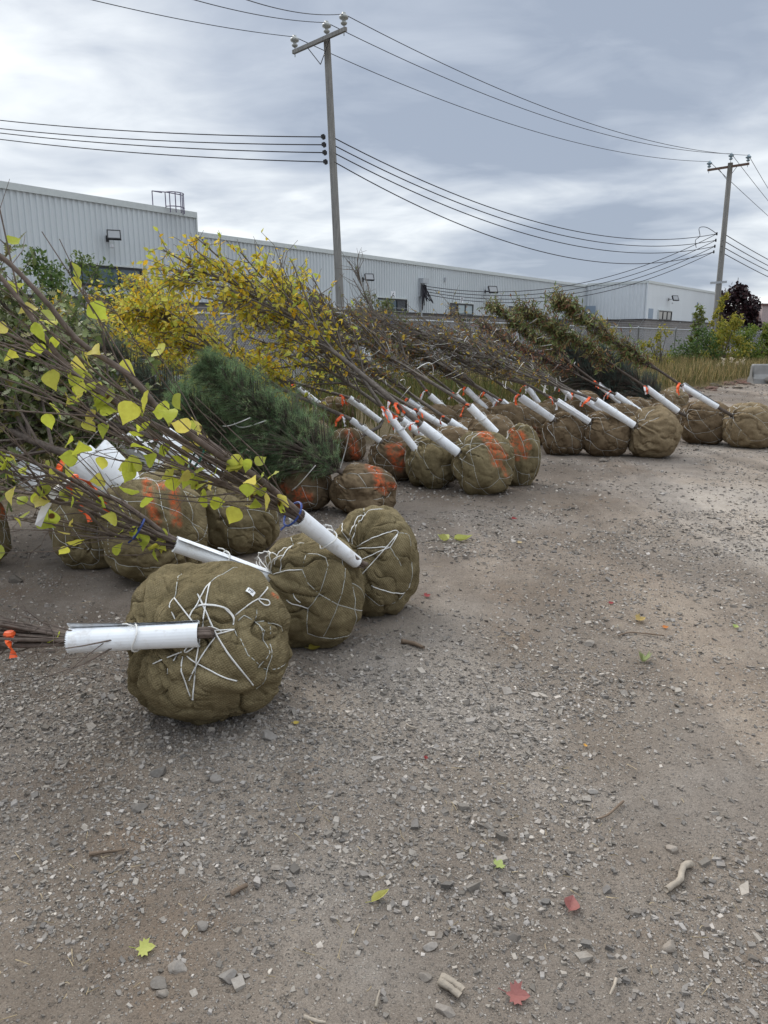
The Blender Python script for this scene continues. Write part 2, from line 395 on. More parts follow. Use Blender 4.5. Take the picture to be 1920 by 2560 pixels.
def make_ground():
    def axis(lo, hi, st, far):
        a = list(np.arange(lo, hi, st)); g = []; s = st; x = hi
        while x < far: g.append(x); s *= 1.16; x += s
        l = []; s = st; x = lo
        while x > -far: s *= 1.16; x -= s; l.append(x)
        return np.array(sorted(l) + a + g)
    xs = axis(-3.2, 3.8, .026, 900); ys = axis(1.0, 6.5, .026, 1500)
    X, Y = np.meshgrid(xs, ys, indexing='ij'); x, y = X.ravel(), Y.ravel()
    V = np.stack([x, y, ground_h(x, y)], -1); ny = len(ys)
    i = np.arange(len(xs) - 1)[:, None] * ny; j = np.arange(ny - 1)[None]
    Fq = np.stack([i + j, i + ny + j, i + ny + j + 1, i + j + 1], -1).reshape(-1, 4)
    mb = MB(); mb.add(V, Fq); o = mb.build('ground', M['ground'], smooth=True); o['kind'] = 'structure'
make_ground()

# crushed stone: angular little blocks
CUBE = np.array([(x, y, z) for x in (-1, 1) for y in (-1, 1) for z in (-1, 1)], float)
CUBEF = np.array([(0, 1, 3, 2), (4, 6, 7, 5), (0, 4, 5, 1), (2, 3, 7, 6), (0, 2, 6, 4), (1, 5, 7, 3)])
def stone_mat():
    t = NT('crushed_stone'); c = t.attr('tint'); n = t.noise(t.pos(), 120, 4, .7); b = t.noise(t.pos(), 22, 3)
    col = t.mix(t.mr(n, .3, .7, 0, .6), c, t.mix(1., c, (.62, .58, .54), 'MULTIPLY')); col = t.mix(t.mr(b, .55, .75, 0, .5), col, (.16, .125, .10))
    t.bump(n, .4, .004); return t.done(col, .9, 0, .2)
M['stone'] = stone_mat()
def scatter_gravel():
    mb = MB()
    def batch(n, y0, y1, smin, smax, seed, thr, power=1.0):
        r = np.random.default_rng(seed)
        y = y0 + (y1 - y0) * r.random(n) ** power; hw = .66 * y + .6
        x = (r.random(n) * 2 - 1) * hw
        P = np.stack([x, y, np.zeros(n)], -1)
        dens = fbm(P * .9, 21, 4) * .6 + fbm(P * 3.5, 22, 3) * .4
        k = (r.random(n) < np.clip((dens - thr + .13) / .17, .14, 1)) & ((P @ NN) < 6.6); x, y = x[k], y[k]; n = len(x)
        s = smin * (smax / smin) ** (r.random(n) ** 2.6)
        base = CUBE[None] * (0.62 + .38 * r.random((n, 8, 1))) + (r.random((n, 8, 3)) - .5) * .55
        ax = np.stack([s * (.8 + .6 * r.random(n)), s * (.6 + .5 * r.random(n)), s * (.42 + .42 * r.random(n))], -1)
        V = base * ax[:, None] * .56
        a = r.random(n) * 6.283; tl = (r.random((n, 2)) - .5) * .9
        ca, sa = np.cos(a), np.sin(a)
        vx, vy, vz = V[..., 0], V[..., 1], V[..., 2]
        vz2 = vz + vx * tl[:, :1] + vy * tl[:, 1:]
        X = x[:, None] + vx * ca[:, None] - vy * sa[:, None]; Y = y[:, None] + vx * sa[:, None] + vy * ca[:, None]
        Z = ground_h(x, y)[:, None] + s[:, None] * .06 + vz2
        V = np.stack([X, Y, Z], -1).reshape(-1, 3)
        g = .14 + .27 * r.random(n) ** 1.25 + (r.random(n) > .95) * .18
        wm = r.random(n)
        c = np.stack([g * (1.0 + .09 * wm), g * (.93 + .05 * wm), g * (.86 - .02 * wm)], -1)
        mb.add(V, (np.arange(n)[:, None, None] * 8 + CUBEF[None]).reshape(-1, 4), 0, np.repeat(c, 8, 0))
    batch(95000, 1.0, 3.6, .0022, .0055, 8, .47)
    batch(52000, 1.0, 3.2, .004, .015, 1, .52)
    batch(60000, 2.4, 6.5, .005, .018, 2, .52)
    batch(34000, 5.0, 13, .009, .028, 3, .52)
    batch(11000, 10, 26, .018, .055, 4, .52)
    batch(700, 1.0, 3.4, .014, .034, 5, .50)
    batch(800, 2.6, 8, .016, .040, 6, .50)
    o = mb.build('gravel', M['stone'], tint=True); tag(o, 'loose crushed grey gravel scattered over the dirt yard', 'gravel', kind='stuff')
scatter_gravel()

ICO = None
def rock_shape(seed, dims):
    import bmesh
    bm = bmesh.new(); bmesh.ops.create_icosphere(bm, subdivisions=3, radius=1)
    V = np.array([v.co[:] for v in bm.verts]); Fc = np.array([[v.index for v in f.verts] for f in bm.faces]); bm.free()
    r = np.random.default_rng(seed); d = unit(r.normal(size=(11, 3))); off = .48 + .34 * r.random(11)
    for k in range(11):                                       # chop flat facets
        s = V @ d[k]; m = s > off[k]; V[m] -= np.outer(s[m] - off[k], d[k])
    V = V * (1 + .08 * (fbm(V * 3, seed, 3)[:, None] - .5))
    return V * np.asarray(dims), Fc

def add_rocks():
    L = [  # px, py, width px, label
        (669, 1838, 52, 'blocky pale grey rock lying in front of the nearest root ball', .22),
        (1472, 1611, 34, 'smooth blue grey stone alone on the dirt right of the nearest balls', .25),
        (948, 1642, 30, 'dark angular stone in front of the second root ball', .16),
        (40, 1449, 44, 'flat dark stone in the shade at the left edge', .10),
        (570, 2436, 44, 'square edged tan rock near the bottom of the photo', .24),
        (443, 2412, 46, 'pale grey rock with a white face, left of the square tan rock', .30),
        (399, 2448, 42, 'brown grey stone half sunk in the dirt at lower left', .18),
        (407, 2474, 36, 'rounded grey stone just below the half sunk brown stone', .24),
        (503, 2312, 34, 'tan faceted stone above the square edged tan rock', .22),
        (1076, 2360, 36, 'rounded pale stone beside the split wood chips', .28),
        (1287, 2337, 36, 'pointed blue grey stone next to a rounder one at lower right', .15),
        (1243, 2331, 24, 'rounder grey stone left of the pointed blue grey stone', .22),
        (1365, 2253, 32, 'round grey stone left of the red folded leaf', .18),
        (1113, 2516, 48, 'broad pale rock at the bottom edge below the wood chips', .26),
        (1061, 2432, 34, 'split grey stone left of the wood chips', .22),
        (1675, 2123, 32, 'pale stone above the bleached crooked stick', .30),
        (1675, 2366, 40, 'long grey stone on the smooth dirt at lower right', .26),
        (347, 2013, 40, 'blue grey slate sliver standing on edge at left', .18),
        (541, 1946, 34, 'flat grey stone below the nearest root ball', .24),
        (399, 1926, 44, 'dark flat stone in a cluster at left below the nearest ball', .15),
        (691, 2169, 30, 'tan grey stone in the middle of the gravel foreground', .26),
        (1588, 2282, 30, 'blue grey stone right of the red folded leaf', .20),
        (1087, 1972, 26, 'small brown stone on the gravel above the yellow curled leaf', .22),
        (1481, 1981, 26, 'angular pale stone on the gravel at right', .30),
        (680, 1180, 26, 'mossy grey stone in front of the far root balls', .20)]
    L[-1] = (1508, 1152, 24, 'mossy grey stone in front of the far right root balls', .18)
    for k, (px, py, w, lab, g) in enumerate(L):
        q = atz(px, py, .01); sl = np.linalg.norm(q - ORG); s = w / F * sl * .5
        r = np.random.default_rng(100 + k)
        V, Fc = rock_shape(50 + k, (s, s * (.6 + .25 * r.random()), s * (.42 + .25 * r.random())))
        a = r.random() * 1.2 - .6; R = np.array([(math.cos(a), -math.sin(a), 0), (math.sin(a), math.cos(a), 0), (0, 0, 1)])
        V = V @ R.T + np.array((q[0], q[1], gz(q[0], q[1]) + s * .22))
        wm = r.random() * .08
        mb = MB(); mb.add(V, Fc, 0, (g * (1.05 + wm), g * .98, g * (.90 - wm)))
        tag(mb.build('stone', M['stone'], tint=True), lab, 'stone', 'larger stones lying on the yard')
add_rocks()

# ------------------------------------------------------------------ leaf templates
def strip_leaf(widths, fold=.25, L=1.0, stalk=0.0, wav=0.0):
    w = np.asarray(widths, float); n = len(w); x = np.linspace(0, L, n); V = []; Fq = []
    for i in range(n):
        V += [(x[i], w[i], abs(w[i]) * fold + wav * math.sin(i * 2.1)), (x[i], 0, 0), (x[i], -w[i], abs(w[i]) * fold - wav * math.sin(i * 1.7))]
        if i:
            a, b = (i - 1) * 3, i * 3; Fq += [(a, a + 1, b + 1, b), (a + 1, a + 2, b + 2, b + 1)]
    return np.array(V), np.array(Fq)
LEAF_HEART = strip_leaf([.02, .30, .41, .45, .43, .37, .28, .17, .07, .005], .22, wav=.02)
LEAF_SMALL = strip_leaf([.02, .24, .27, .15, .01], .3)
LEAF_OAK = strip_leaf([.015, .10, .07, .22, .10, .32, .13, .30, .12, .20, .02], .15)
LEAF_LONG = strip_leaf([.01, .09, .11, .07, .01], .2)
NEEDLE_V = np.array([(0, .011, 0), (0, -.011, 0), (1, 0, 0)]); NEEDLE_F = np.array([(0, 1, 2)])
def rand_dirs(n, r): return unit(r.normal(size=(n, 3)))
def tints(n, pal, r, jit=.15):
    pal = np.asarray(pal, float); c = pal[r.integers(0, len(pal), n)]
    return np.clip(c * (1 + (r.random((n, 1)) - .5) * 2 * jit), 0, 1)

# ------------------------------------------------------------------ burlap root balls
class Ball: pass
def solve_ball(x0, x1, y0, y1):
    """bounding box in photo pixels -> centre and radii of a ball standing on the ground"""
    cx, cy = (x0 + x1) / 2, (y0 + y1) / 2; zc = .3
    for _ in range(12):
        c = atz(cx, cy, zc); sl = np.linalg.norm(c - ORG)
        R = (x1 - x0) / 2 / F * sl * .945; Rz = (y1 - y0) / 2 / F * sl * .94
        zc = Rz * .93
    return c, R, Rz
def slerp_path(a, b, n):
    a, b = unit(a), unit(b); t = np.linspace(0, 1, n)[:, None]; v = a * (1 - t) + b * t; return unit(v)
def make_ball(tree, c, R, Rz, axis, seed, res, mat, strings, traced=False, paint=None, fold=1.0, loose=False, twine_r=.0028, wire_r=.0022, lump=1.0, boxy=.45):
    r = np.random.default_rng(seed); axis = unit(axis)
    e1 = unit(np.cross(axis, (0.1, .2, .97))); e2 = np.cross(axis, e1)
    nt, npz = res
    th = np.linspace(0.0, math.pi, nt); ph = np.linspace(0, 2 * math.pi, npz, endpoint=False)
    T, Pp = np.meshgrid(th, ph, indexing='ij')
    D = (np.cos(T)[..., None] * axis + np.sin(T)[..., None] * (np.cos(Pp)[..., None] * e1 + np.sin(Pp)[..., None] * e2)).reshape(-1, 3)
    sc = np.array((R, R, Rz))
    segs = [s_ for s_ in strings]
    pts = np.concatenate([s_[0] for s_ in segs]) if segs else np.zeros((1, 3))
    nodes = np.array([s_[0][k] for s_ in segs for k in (0, -1)]) if segs else None
    def rfun(D):
        t = D @ axis; perp = D - t[:, None] * axis
        ang = np.arctan2(perp @ e2, perp @ e1); th_ = np.arccos(np.clip(t, -1, 1)); ca, sa = np.cos(ang), np.sin(ang)
        v = 1 + lump * .21 * (fbm(D * 1.5, seed, 2) - .5) + lump * .11 * (fbm(D * 3.3, seed + 3, 2) - .5)
        wp = 1.1 * (np.stack([fbm(D * 2.2, seed + 31, 2), fbm(D * 2.2, seed + 32, 2), fbm(D * 2.2, seed + 33, 2)], -1) - .5)
        m1 = np.clip((fbm(D * 2.0, seed + 61, 2) - .40) * 5, 0, 1); m2 = np.clip((fbm(D * 2.6, seed + 62, 2) - .44) * 6, 0, 1)
        w = np.stack([ca * 2.6, sa * 2.6, th_ * 1.0], -1) + wp * 1.2
        n1 = np.abs(2 * vnoise(w, seed + 11) - 1); v += fold * (.042 * (n1 - .4) - .075 * m1 * np.exp(-(n1 / .045) ** 2))
        w2 = np.stack([ca * 6.0, sa * 6.0, th_ * 2.0], -1) + wp * 2.5
        n2 = np.abs(2 * vnoise(w2, seed + 12) - 1); v -= fold * .026 * m2 * np.exp(-(n2 / .08) ** 2); v += fold * .012 * m2 * (n2 - .4)
        w3 = D @ np.array([(9, 0, 2.0), (0, 4, 3), (3, 2.0, 8)]) + wp * 2.0
        n3 = np.abs(2 * vnoise(w3, seed + 13) - 1); v += fold * .011 * (vnoise(w3 * .9, seed + 14) - .5) - fold * .013 * m1 * np.exp(-(n3 / .13) ** 2)
        # gathered cloth around the trunk
        wob = fbm(np.stack([np.cos(ang) * 2, np.sin(ang) * 2, th_ * 1.2], -1), seed + 5, 2) * 5
        v += fold * .030 * np.sin(ang * (9 if not loose else 7) + wob * 2) * np.exp(-((th_ - .45) / .45) ** 2)
        if loose: v += .05 * np.sin(ang * 9 + wob * 3) * np.exp(-((th_ - .8) / .7) ** 2) ; v -= .35 * np.clip((t - .35), 0, 1) * .25
        v -= .10 * np.exp(-(th_ / .28) ** 2)
        if segs:
            for k in range(0, len(D), 4000):
                dd = np.sqrt(np.maximum(0, 2 - 2 * (D[k:k + 4000] @ pts.T))).min(1)
                v[k:k + 4000] -= .017 * np.exp(-(dd / .035) ** 2) + .0 * np.exp(-((dd - .15) / .08) ** 2)
            if nodes is not None:
                for k in range(0, len(D), 6000):
                    dd = np.sqrt(np.maximum(0, 2 - 2 * (D[k:k + 6000] @ nodes.T))).min(1)
                    v[k:k + 6000] -= .030 * np.exp(-(dd / .09) ** 2)
        return v
    def place(D, v):
        # slightly boxy, heavier at the foot
        zr = seed * 1.7; cr, sr = math.cos(zr), math.sin(zr); x_, y_ = D[:, 0] * cr - D[:, 1] * sr, D[:, 0] * sr + D[:, 1] * cr
        pw = 2.0 + boxy; b = D / ((np.abs(x_) ** pw + np.abs(y_) ** pw + np.abs(D[:, 2]) ** pw) ** (1 / pw))[:, None] * (1 - .03 * boxy); zz = D[:, 2]
        wide = 1 + .05 * np.clip(-zz, 0, 1) - .05 * np.clip(zz, 0, 1) ** 2
        P = c + b * sc * v[:, None] * np.stack([wide, wide, np.ones_like(wide)], -1)
        P[:, 2] = np.where(P[:, 2] < .012, .004 + .25 * (P[:, 2] - .012) * 0, P[:, 2]); return P
    v = rfun(D); V = place(D, v)
    pa = np.zeros(len(V))
    if paint:
        px, py, zc = project(V); facing = ((ORG - V) * D).sum(1) > 0
        for (pl, wd, st) in paint:
            pl = np.asarray(pl, float)
            for a, b in zip(pl[:-1], pl[1:]):
                ab = b - a; q = np.stack([px, py], -1) - a; t = np.clip((q @ ab) / (ab @ ab + 1e-9), 0, 1)
                dd = np.linalg.norm(q - t[:, None] * ab, axis=1)
                pa = np.maximum(pa, st * np.clip(1.35 - dd / wd, 0, 1) * facing)
    i = np.arange(nt - 1)[:, None] * npz; j = np.arange(npz)[None]; j2 = (j + 1) % npz
    Fq = np.stack([i + j, i + npz + j, i + npz + j2, i + j2], -1).reshape(-1, 4)
    mb = MB(); mb.add(V, Fq); ob = mb.build('root_ball', mat, tree, smooth=True, attr=np.clip(pa, 0, 1))
    tw, wi = MB(), MB(); nw = nn_ = 0
    for (dirs, kind, lift) in segs:
        vv = rfun(dirs); P = place(dirs, vv)
        tt = np.linspace(0, 1, len(P)); off = (twine_r if kind == 't' else wire_r) * .8 + lift * np.sin(np.pi * tt)
        P = P + dirs * np.asarray(off).reshape(-1, 1)
        if kind == 't':                                # taut cord bridges the hollows
            Rs = np.linalg.norm((P - c) / sc, axis=1); Pm = P.copy()
            for _ in range(8): Pm[1:-1] = .5 * Pm[1:-1] + .25 * (Pm[:-2] + Pm[2:])
            Rm = np.linalg.norm((Pm - c) / sc, axis=1); P = c + (Pm - c) * (np.maximum(Rs, Rm) / Rm)[:, None]
            tw.tube(P, twine_r, 5); nw += 1
        else: wi.tube(P, wire_r, 4); nn_ += 1
    if nw: tw.build('twine', M['twine'], ob, smooth=True)
    if nn_: wi.build('wire_basket', M['wire'], ob, smooth=True)
    B = Ball(); B.c, B.R, B.Rz, B.obj, B.rfun, B.place, B.sc, B.V, B.D = c, R, Rz, ob, rfun, place, sc, V, D
    return B
def ray_dir(c, R, Rz, px, py):
    """direction from the ball's centre to where the pixel's ray meets it"""
    d = ray(px, py); o = (ORG - c) / np.array((R, R, Rz)); d = d / np.array((R, R, Rz))
    a, b, cc = d @ d, o @ d, o @ o - 1; disc = b * b - a * cc
    t = (-b - math.sqrt(disc)) / a if disc > 0 else -b / a
    return unit(o + d * t)
def trace(c, R, Rz, lines, f):
    out = []
    for kind, lift, pl in lines:
        dirs = [ray_dir(c, R, Rz, *f(*q)) for q in pl]; seg = []
        for a, b in zip(dirs[:-1], dirs[1:]):
            n = max(4, int(np.linalg.norm(a - b) / .05)); seg.append(slerp_path(a, b, n)[(1 if seg else 0):])
        out.append((np.concatenate(seg), kind, lift))
    return out
def auto_net(axis, seed, n1=5, twine=True, dens=1.0):
    r = np.random.default_rng(seed); axis = unit(axis); e1 = unit(np.cross(axis, (.1, .2, .97))); e2 = np.cross(axis, e1)
    def D(t, p): return math.cos(t) * axis + math.sin(t) * (math.cos(p) * e1 + math.sin(p) * e2)
    rings = []; ph0 = r.random() * 6
    for k, t in enumerate((.5, 1.0, 1.5, 2.0, 2.5)):
        m = (6, 8, 9, 9, 7)[k]; rings.append([D(t + (r.random() - .5) * .2, ph0 + (i + .5 * k + (r.random() - .5) * .4) * 6.283 / m) for i in range(m)])
    out = []
    for k in range(len(rings) - 1):
        A, B = rings[k], rings[k + 1]
        for a in A:
            ds = sorted(B, key=lambda b: -float(a @ b))[:2]
            for b in ds:
                if r.random() < .92 * dens: out.append((slerp_path(a, b, 12), 'w', 0.))
    if twine:
        for i in range(6):
            a = D(.16, i * 1.05 + r.random()); b = rings[0][i]; out.append((slerp_path(a, b, 8), 't', .004))
        for i in range(3): out.append((slerp_path(rings[0][i], rings[1][(i + 1) % 8], 10), 't', .004))
    return out

# ------------------------------------------------------------------ trunks, guards, crowns
def poly(P, n):
    """smooth curve through points"""
    P = np.asarray(P, float); m = len(P); t = np.linspace(0, m - 1, n); out = []
    for u in t:
        i = min(int(u), m - 2); f = u - i
        p0, p1, p2, p3 = P[max(i - 1, 0)], P[i], P[i + 1], P[min(i + 2, m - 1)]
        out.append(.5 * (2 * p1 + (-p0 + p2) * f + (2 * p0 - 5 * p1 + 4 * p2 - p3) * f * f + (-p0 + 3 * p1 - 3 * p2 + p3) * f ** 3))
    return np.array(out)
def make_guard(tree, lo, hi, r_lo, r_hi, seed, flutes=26, wrap=1.12, tie=True, flat=1.0):
    r = np.random.default_rng(seed); lo, hi = np.asarray(lo), np.asarray(hi); d, s1, s2 = frame(hi - lo)
    nL, na = 22, flutes * 4; ph0 = r.random() * 6.28; ts = np.linspace(0, 1, nL); a = np.linspace(0, 6.283 * wrap, na)
    spir = np.linspace(0, .16, na)
    flap = 0 if wrap < .5 else np.clip((a - 6.283 * (wrap - .09)) / (6.283 * .09), 0, 1) ** 2
    rings = []
    for side in (1, 0):
        for t in (ts if side else ts[::-1]):
            rr = (r_lo + (r_hi - r_lo) * t) * (1 + spir + flap * (.10 + .35 * t ** 2) + .03 * np.cos(2 * (a - ph0)) + .005 * (np.arange(na) % 4 < 2) + .03 * t * np.sin(3 * a + ph0) + .02 * np.sin(5 * t + ph0 * 3))
            rr = rr - (0 if side else .004)
            jag = (.004 * np.sin(np.arange(na) * 2.2)) if t > .99 else 0
            Pc = lo + (hi - lo) * t
            rings.append(Pc + d * np.asarray(jag).reshape(-1, 1) + rr[:, None] * (np.cos(a + ph0)[:, None] * s1 + flat * np.sin(a + ph0)[:, None] * s2))
    V = np.concatenate(rings); n = len(rings); i = np.arange(n)[:, None] * na; i2 = ((np.arange(n) + 1) % n)[:, None] * na; j = np.arange(na - 1)[None]
    Fq = np.stack([i + j, i2 + j, i2 + j + 1, i + j + 1], -1).reshape(-1, 4)
    mb = MB(); mb.add(V, Fq); g = mb.build('trunk_guard', M['guard'], tree)
    if tie:
        tb = MB()
        for t in ((.52,) if tie is True else tie):
            c = lo + (hi - lo) * t; R = (r_lo + (r_hi - r_lo) * t) * 1.22; aa = np.linspace(0, 6.283, 26)
            P = c + R * (np.cos(aa)[:, None] * s1 + np.sin(aa)[:, None] * s2) + d * (.012 * np.sin(aa * 2))[:, None]; tb.tube(P, .0035, 5)
            e = c + R * (-s1 * .3 + s2 * .95); tb.tube([e, e + d * .03 + s2 * .012, e + d * .05 + s2 * .004 + s1 * .02], .003, 4)
        tb.build('tie', M['twine'], g, smooth=True)
    return g
def ribbon(tree, p, seed, n=2, size=.16, both=True):
    r = np.random.default_rng(seed); mb = MB(); mw = MB()
    for k in range(n):
        m = mb if (k % 2 == 0 or not both) else mw
        a = r.random() * 6.28; h = np.array((math.cos(a), math.sin(a), 0)); L = size * (.7 + .6 * r.random()); w = .012 + .006 * r.random()
        d = unit(h * (.5 + .6 * r.random()) + np.array((0, 0, -.3))); q = np.asarray(p, float).copy(); Vs = []
        for i in range(6):
            sw = unit(np.cross(d, h + np.array((.1, .3, .2)))) * w; tw = i * .5 * r.random(); _, e1, e2 = frame(d)
            sw = w * (math.cos(tw) * e1 + math.sin(tw) * e2); Vs += [q - sw, q + sw]
            q = q + d * L / 5; d = unit(d + np.array((0, 0, -.45)) + .3 * r.normal(size=3))
        m.add(Vs, [(2 * i, 2 * i + 1, 2 * i + 3, 2 * i + 2) for i in range(5)])
    # the knot round the stem
    mb.lathe([(0, -.012), (.018, -.008), (.022, 0), (.016, .01), (0, .012)], p, 8)
    mb.build('ribbon', M['ribbon'], tree)
    if mw.n: mw.build('striped_ribbon', M['ribbon_white'], tree)
def branching(path, r, nb, t0, t1, spread, blen, ntw, twl, drift=(0, 0, 0), tied=.35):
    """side shoots of a trunk: lists of curved branches and their twigs"""
    n = len(path); tt = t0 + (t1 - t0) * r.random(nb); idx = tt * (n - 1); i = np.clip(idx.astype(int), 0, n - 2); f = (idx - i)[:, None]
    A = path[i] * (1 - f) + path[i + 1] * f; ax = unit(path[i + 1] - path[i]); dd, e1, e2 = frame(ax)
    a = r.random(nb) * 6.283; per = np.cos(a)[:, None] * e1 + np.sin(a)[:, None] * e2
    sp = spread * (.5 + .9 * r.random(nb))[:, None]; d1 = unit(ax + sp * per + np.asarray(drift) * .5)
    L = blen * (1.15 - .75 * tt) * (.6 + .7 * r.random(nb)); L = L[:, None]
    B = A + d1 * L * .5; d2 = unit(ax + sp * per * (1 - tied) + .25 * r.normal(size=(nb, 3)) * spread + np.asarray(drift)); C_ = B + d2 * L * .55
    # twigs
    m = nb * ntw; j = np.repeat(np.arange(nb), ntw); u = .2 + .8 * r.random(m)[:, None]
    TA = np.where(u < .5, A[j] + (B[j] - A[j]) * u * 2, B[j] + (C_[j] - B[j]) * (u * 2 - 1))
    td = unit(d1[j] + .9 * r.normal(size=(m, 3)) * (.25 + spread)); TL = (twl * (.4 + .9 * r.random(m)))[:, None]
    TB = TA + td * TL * .5; TC = TB + unit(td + .35 * r.normal(size=(m, 3)) + np.asarray(drift)) * TL * .5
    return (A, B, C_), (TA, TB, TC)
def on_twigs(T, k, r):
    TA, TB, TC = T; n = len(TA); j = np.repeat(np.arange(n), k); u = (.15 + .85 * r.random(n * k))[:, None]
    P = np.where(u < .5, TA[j] + (TB[j] - TA[j]) * u * 2, TB[j] + (TC[j] - TB[j]) * (u * 2 - 1)); return P, unit(TC[j] - TA[j])
def twine_bits(tree, path, r, n, t0, t1, rad, name='twine'):
    mb = MB(); m = len(path)
    for k in range(n):
        t = (t0 + (t1 - t0) * r.random()) * (m - 1); i = min(int(t), m - 2); c = path[i] + (path[i + 1] - path[i]) * (t - i)
        d, e1, e2 = frame(path[i + 1] - path[i]); a0 = r.random() * 6.28; R = rad * (.6 + .7 * r.random()) * (1.1 - .6 * t / m); arc = .9 + 1.3 * r.random()
        aa = np.linspace(a0, a0 + arc, 7); P = c + R * (np.cos(aa)[:, None] * e1 + np.sin(aa)[:, None] * e2) + d * np.linspace(-.05, .07, 7)[:, None] * r.random() * 2
        mb.tube(P, .0045, 4)
    return mb.build(name, M['twine'], tree)

PAL = dict(
    yellow=[(.72, .54, .04), (.80, .60, .07), (.62, .52, .06), (.46, .44, .07), (.74, .46, .03), (.66, .58, .11), (.55, .45, .05), (.58, .60, .09), (.66, .64, .12), (.44, .50, .08)],
    lime=[(.60, .66, .08), (.68, .67, .11), (.50, .58, .08), (.70, .62, .15), (.46, .50, .09)],
    sparse=[(.40, .28, .06), (.20, .14, .06), (.50, .36, .06), (.26, .13, .06), (.18, .19, .07), (.14, .16, .06), (.22, .16, .08)],
    bronze=[(.26, .23, .09), (.18, .22, .08), (.26, .16, .07), (.14, .18, .06), (.34, .31, .13), (.22, .11, .06), (.20, .26, .09), (.15, .21, .07)],
    rust=[(.26, .10, .05), (.19, .08, .05), (.24, .16, .07), (.16, .16, .06), (.32, .13, .05)],
    oak=[(.17, .22, .075), (.13, .18, .06), (.22, .26, .10), (.28, .31, .17), (.11, .15, .05), (.22, .20, .07), (.36, .38, .24)],
    green=[(.07, .13, .03), (.10, .17, .04), (.055, .10, .03), (.14, .19, .06)],
    pine=[(.16, .26, .13), (.20, .32, .16), (.12, .20, .105), (.25, .37, .18), (.31, .40, .20)],
    pinegrey=[(.14, .20, .15), (.18, .24, .18), (.10, .16, .11)],
    spruce=[(.045, .085, .07), (.065, .115, .095), (.035, .065, .055), (.09, .15, .125)],
    purple=[(.022, .010, .014), (.035, .014, .018), (.016, .009, .012), (.05, .02, .022)])

TREES = 'balled and burlapped trees laid down in the yard'
def tree(label, cat, ball, glo, ghi, tip, style, seed, gr=(.038, .040), dY=(-.04, .2), mat='old', paint=None, h_low=.47, bar=True,
         mid=None, name='balled_tree', guard=True, nrib=1, res=(64, 96), fold=1.0, loose=False, strings=None, twine_net=True, dlo=None, leafk=1.0, trunk_r=.026, flat=1.0, gtie=True, extend=0., boxy=.45):
    r = np.random.default_rng(seed)
    if ball is not None:
        c, R, Rz = solve_ball(*[v * K for v in ball])
        Ylo = c[1] - .10 if dlo is None else c[1] + dlo; lo = at(*glo, Ylo)
    else:
        lo = atz(*glo, h_low); Ylo = lo[1]
    hi = at(*ghi, Ylo + dY[0]); d = unit(hi - lo)
    if ball is None:
        R = .30 + .05 * r.random(); Rz = R * .95; c = lo - d * .20; c[2] = Rz * .93; c[:2] -= unit(d[:2]) * .08
    tp = at(*tip, Ylo + dY[1])
    t = thing(name, label, cat, (c[0], c[1], 0), TREES)
    axis = unit(lo - c) * .7 + d * .5; axis = unit(axis)
    st = strings(c, R, Rz) if strings else auto_net(axis, seed + 5, twine=twine_net, dens=0 if loose else 1)
    B = make_ball(t, c, R, Rz, axis, seed, res, M['burlap_' + mat], st, paint=paint, fold=fold, loose=loose, boxy=boxy)
    if guard:
        make_guard(t, lo, hi, gr[0], gr[1], seed, tie=gtie, flat=flat)
    L = np.linalg.norm(tp - lo)
    m_ = at(*mid, Ylo + dY[1] * .5) if mid is not None else (hi + (tp - hi) * .5 + np.array((0, 0, (.0 if style in ('bronze', 'twig') else -.03) * L)) + r.normal(size=3) * .05)
    path = poly([c + (lo - c) * .3 - d * extend, lo - (hi - lo) * .1, lo + (hi - lo) * .3, lo + (hi - lo) * .7, hi, m_, tp], 60)
    cum = np.concatenate([[0], np.cumsum(np.linalg.norm(np.diff(path, axis=0), axis=1))]); uu = np.linspace(0, cum[-1], 40); path = np.stack([np.interp(uu, cum, path[:, q]) for q in range(3)], -1)
    fg = float(np.argmin(np.linalg.norm(path - hi, axis=1))) / 39.0
    tr = MB(); n = len(path); k = np.linspace(0, 1, n); bark = M['bark_red'] if style == 'bigleaf' else (M['bark_dark'] if style in ('bronze', 'oak') else M['bark_grey'])
    wob = (fbm(np.stack([k * 9, np.full(n, seed * 1.3), k * 0], -1), seed, 2) - .5)[:, None] * np.array((0, .05, .07)) * np.clip(k * 2 - .6, 0, 1)[:, None]
    path = path + wob
    rad = trunk_r * (1 - .8 * k ** 1.1)
    if style == 'oak' and gr[0] > .08:
        make_guard(t, lo + np.array((.05, -.02, .02)), hi + np.array((.09, -.05, .03)), gr[0] * 1.25, gr[1] * 1.35, seed + 9, wrap=.27, tie=False)
    return t, path, rad, tr, bark, r, lo, hi, d, B, fg

